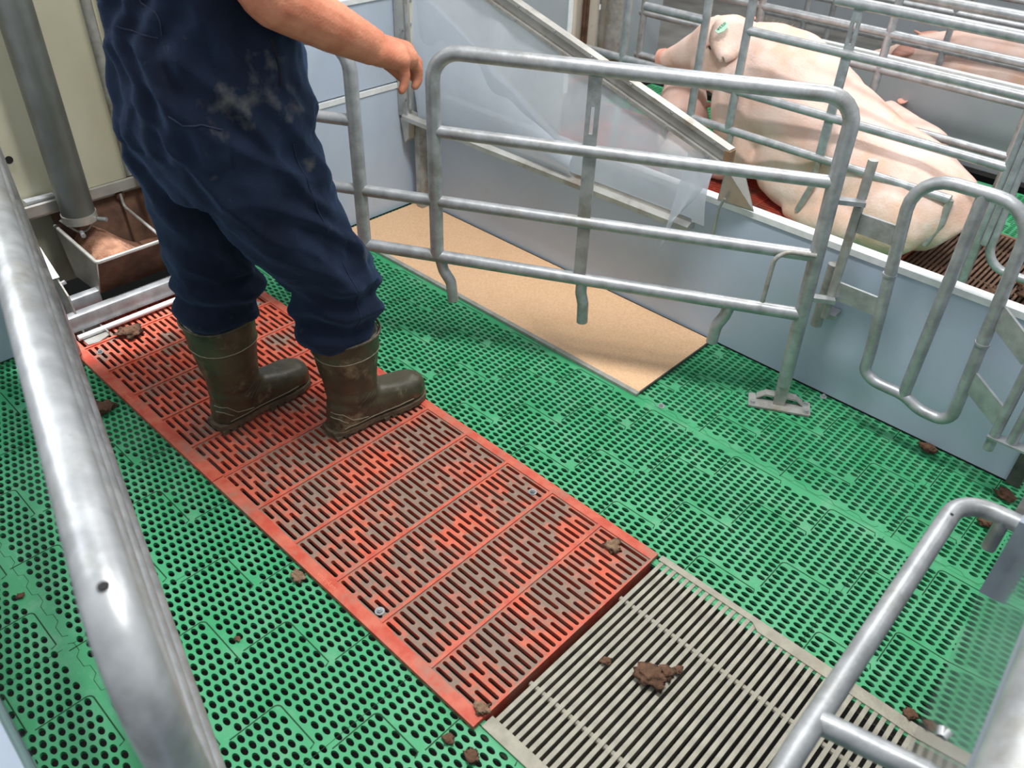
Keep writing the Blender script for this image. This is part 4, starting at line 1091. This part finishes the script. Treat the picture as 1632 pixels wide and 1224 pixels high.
text_mesh('tag_digits', '0226', .021, TAGT, sow, Matrix.Translation(tg_c + tn*.0045 - tu*.024 - tv*.012) @ mtx, .0004)
part('tail', G().tube([(1.715, yc, .19), (1.745, yc-.01, .17), (1.752, yc-.03, .14), (1.735, yc-.02, .11)], .009, 10, fillet=.02), PIGD, sow)
for s in (-1, 1):
    for dy in (-.017, .017):
        part('hoof', G().ell((.605, yc+s*.15+dy, .026), (.032, .015, .022), seg=10), mat('brown hoof', srgb(150, 110, 84), None, rough=.6), sow)
# bristles along the back
bv = []; bf = []
for k in range(420):
    t_ = random.random(); x = .66 + t_*.98
    sp = [(.66,.665),(.80,.662),(.93,.598),(1.10,.518),(1.32,.413),(1.50,.358),(1.64,.298)]
    for (xa, za), (xb, zb) in zip(sp, sp[1:]):
        if xa <= x <= xb: z = za + (zb-za)*(x-xa)/(xb-xa); break
    y = yc + random.gauss(0, .035); z -= 4.5*(y-yc)**2 + .004
    dd = V(random.uniform(.2, .9), random.uniform(-.4, .4), random.uniform(.5, 1)).normalized()*random.uniform(.012, .026)
    n = len(bv); p = V(x, y, z); bv += [p + V(0, .0006, 0), p - V(0, .0006, 0), p + dd]; bf.append((n, n+1, n+2))
br = part('bristles', G().add(bv, bf), HAIRP, sow, smooth=False); br['kind'] = 'stuff'

for o_ in list(sow.children):
    me_ = o_.data; ox = 1.1 + o_.location.x
    for v_ in me_.vertices:
        x = v_.co.x + 1.1
        k_ = min(1, max(0, (x-.75)/.5)); k_ = k_*k_*(3-2*k_)
        v_.co.y += k_*(.06 - (x-1.0)*.25)*(1 if x > 1.0 else 1) - .05*k_
    me_.update()
# far sow, lying
def lying_sow(x0, y0, label):
    s_ = thing('sow', label, 'pig', (x0+.6, y0, 0))
    g = G()
    sp = [((x0+1.32, y0, .16), .10, .09), ((x0+1.24, y0, .19), .19, .16), ((x0+1.05, y0, .20), .235, .19), ((x0+.80, y0, .20), .24, .20), ((x0+.55, y0, .20), .22, .19), ((x0+.40, y0, .19), .17, .16), ((x0+.28, y0, .17), .13, .135), ((x0+.16, y0, .14), .085, .085), ((x0+.02, y0, .11), .05, .048)]
    rr_ = []
    for i, (c, rx, rz) in enumerate(sp):
        a = Vector(sp[max(i-1, 0)][0]); b = Vector(sp[min(i+1, len(sp)-1)][0]); rr_.append(pig_ring(c, rx, rz, b-a))
    g.loft(rr_)
    for s in (-1, 1):
        g.chain([(x0+.5, y0+s*.2, .10), (x0+.36, y0+s*.22, .06), (x0+.24, y0+s*.22, .04)], [.07, .045, .034])
        g.ell((x0+1.05, y0+s*.18, .14), (.18, .09, .13))
    link_mesh('body', remeshed(g, .016, 6, lambda c, n: .004*noise.noise(c*6), 'body', PIG), s_)
    ear(s_, (x0+.30, y0-.07, .29), (x0+.22, y0-.17, .24), .07, PIGD, side=V(.8,-.1,.1)); ear(s_, (x0+.30, y0+.07, .29), (x0+.22, y0+.17, .24), .07, PIGD, side=V(.8,.1,.1))
    part('snout_disc', G().tube([(x0+.02, y0, .11), (x0-.002, y0, .105)], .048, 16), PIGD, s_)
    for s in (-1, 1): part('eye', G().ell((x0+.19, y0+s*.075, .175), (.012, .008, .010), seg=8), EYE, s_)
    return s_
lying_sow(.45, 4.50, 'pink sow lying in the crate beyond the far grey wall')

def piglet(x, y, z, yaw, label, sc=1.0):
    t = thing('piglet', label, 'piglet', (x, y, z), 'piglets around the large sow')
    c, s = math.cos(yaw), math.sin(yaw)
    M = Matrix.Translation((x, y, z)) @ Matrix.Rotation(yaw, 4, 'Z') @ Matrix.Scale(sc, 4)
    g = G()   # faces -x in its own frame
    sp = [((.235, 0, .155), .045, .05), ((.20, 0, .16), .078, .078), ((.12, 0, .158), .088, .085), ((.0, 0, .155), .086, .083), ((-.10, 0, .165), .078, .078), ((-.16, 0, .18), .062, .066), ((-.22, 0, .19), .056, .058), ((-.27, 0, .175), .036, .036), ((-.325, 0, .155), .024, .023)]
    rr_ = []
    for i, (cc, rx, rz) in enumerate(sp):
        a = Vector(sp[max(i-1, 0)][0]); b = Vector(sp[min(i+1, len(sp)-1)][0]); rr_.append(pig_ring(cc, rx, rz, b-a, 16))
    g.loft(rr_)
    for sy in (-1, 1):
        g.chain([(-.10, sy*.05, .13), (-.11, sy*.052, .07), (-.115, sy*.052, .018)], [.036, .022, .016], seg=10)
        g.chain([(.16, sy*.05, .15), (.135, sy*.054, .095), (.165, sy*.054, .06), (.155, sy*.054, .018)], [.048, .030, .019, .015], seg=10)
    me = remeshed(g, .0095, 4, lambda c_, n: .0015*noise.noise(c_*20), 'body', PIGLET); me.transform(M); link_mesh('body', me, t)
    def tp(*p): return M @ Vector(p)
    part('tail', G().tube([tp(.238, 0, .185), tp(.262, 0, .195), tp(.268, .014, .182), tp(.258, .010, .170)], .006*sc, 8, fillet=.01), PIGD, t)
    for sy in (-1, 1):
        ear(t, tp(-.20, sy*.04, .235), tp(-.225, sy*.10, .225), .032*sc, PIGD, side=(M.to_3x3() @ V(1, 0, 0)))
        part('eye', G().ell(tp(-.262, sy*.036, .195), (.006,)*3, seg=8), EYE, t)
    part('snout_disc', G().tube([tp(-.325, 0, .155), tp(-.338, 0, .152)], .025*sc, 12), PIGD, t)
piglet(.30, 2.82, RZ, math.radians(-58), 'piglet seen from behind under the chin of the large sow', 1.30)
piglet(.53, 2.515, RZ, math.radians(-62), 'piglet standing at the chest of the large sow, behind the crate post', 1.0)
piglet(1.06, 3.19, 0, math.radians(-28), 'piglet resting beside the back of the large sow, left of the pair', .90)
piglet(1.17, 3.42, 0, math.radians(-34), 'piglet with raised tail beside the back of the large sow, right of the pair', .92)
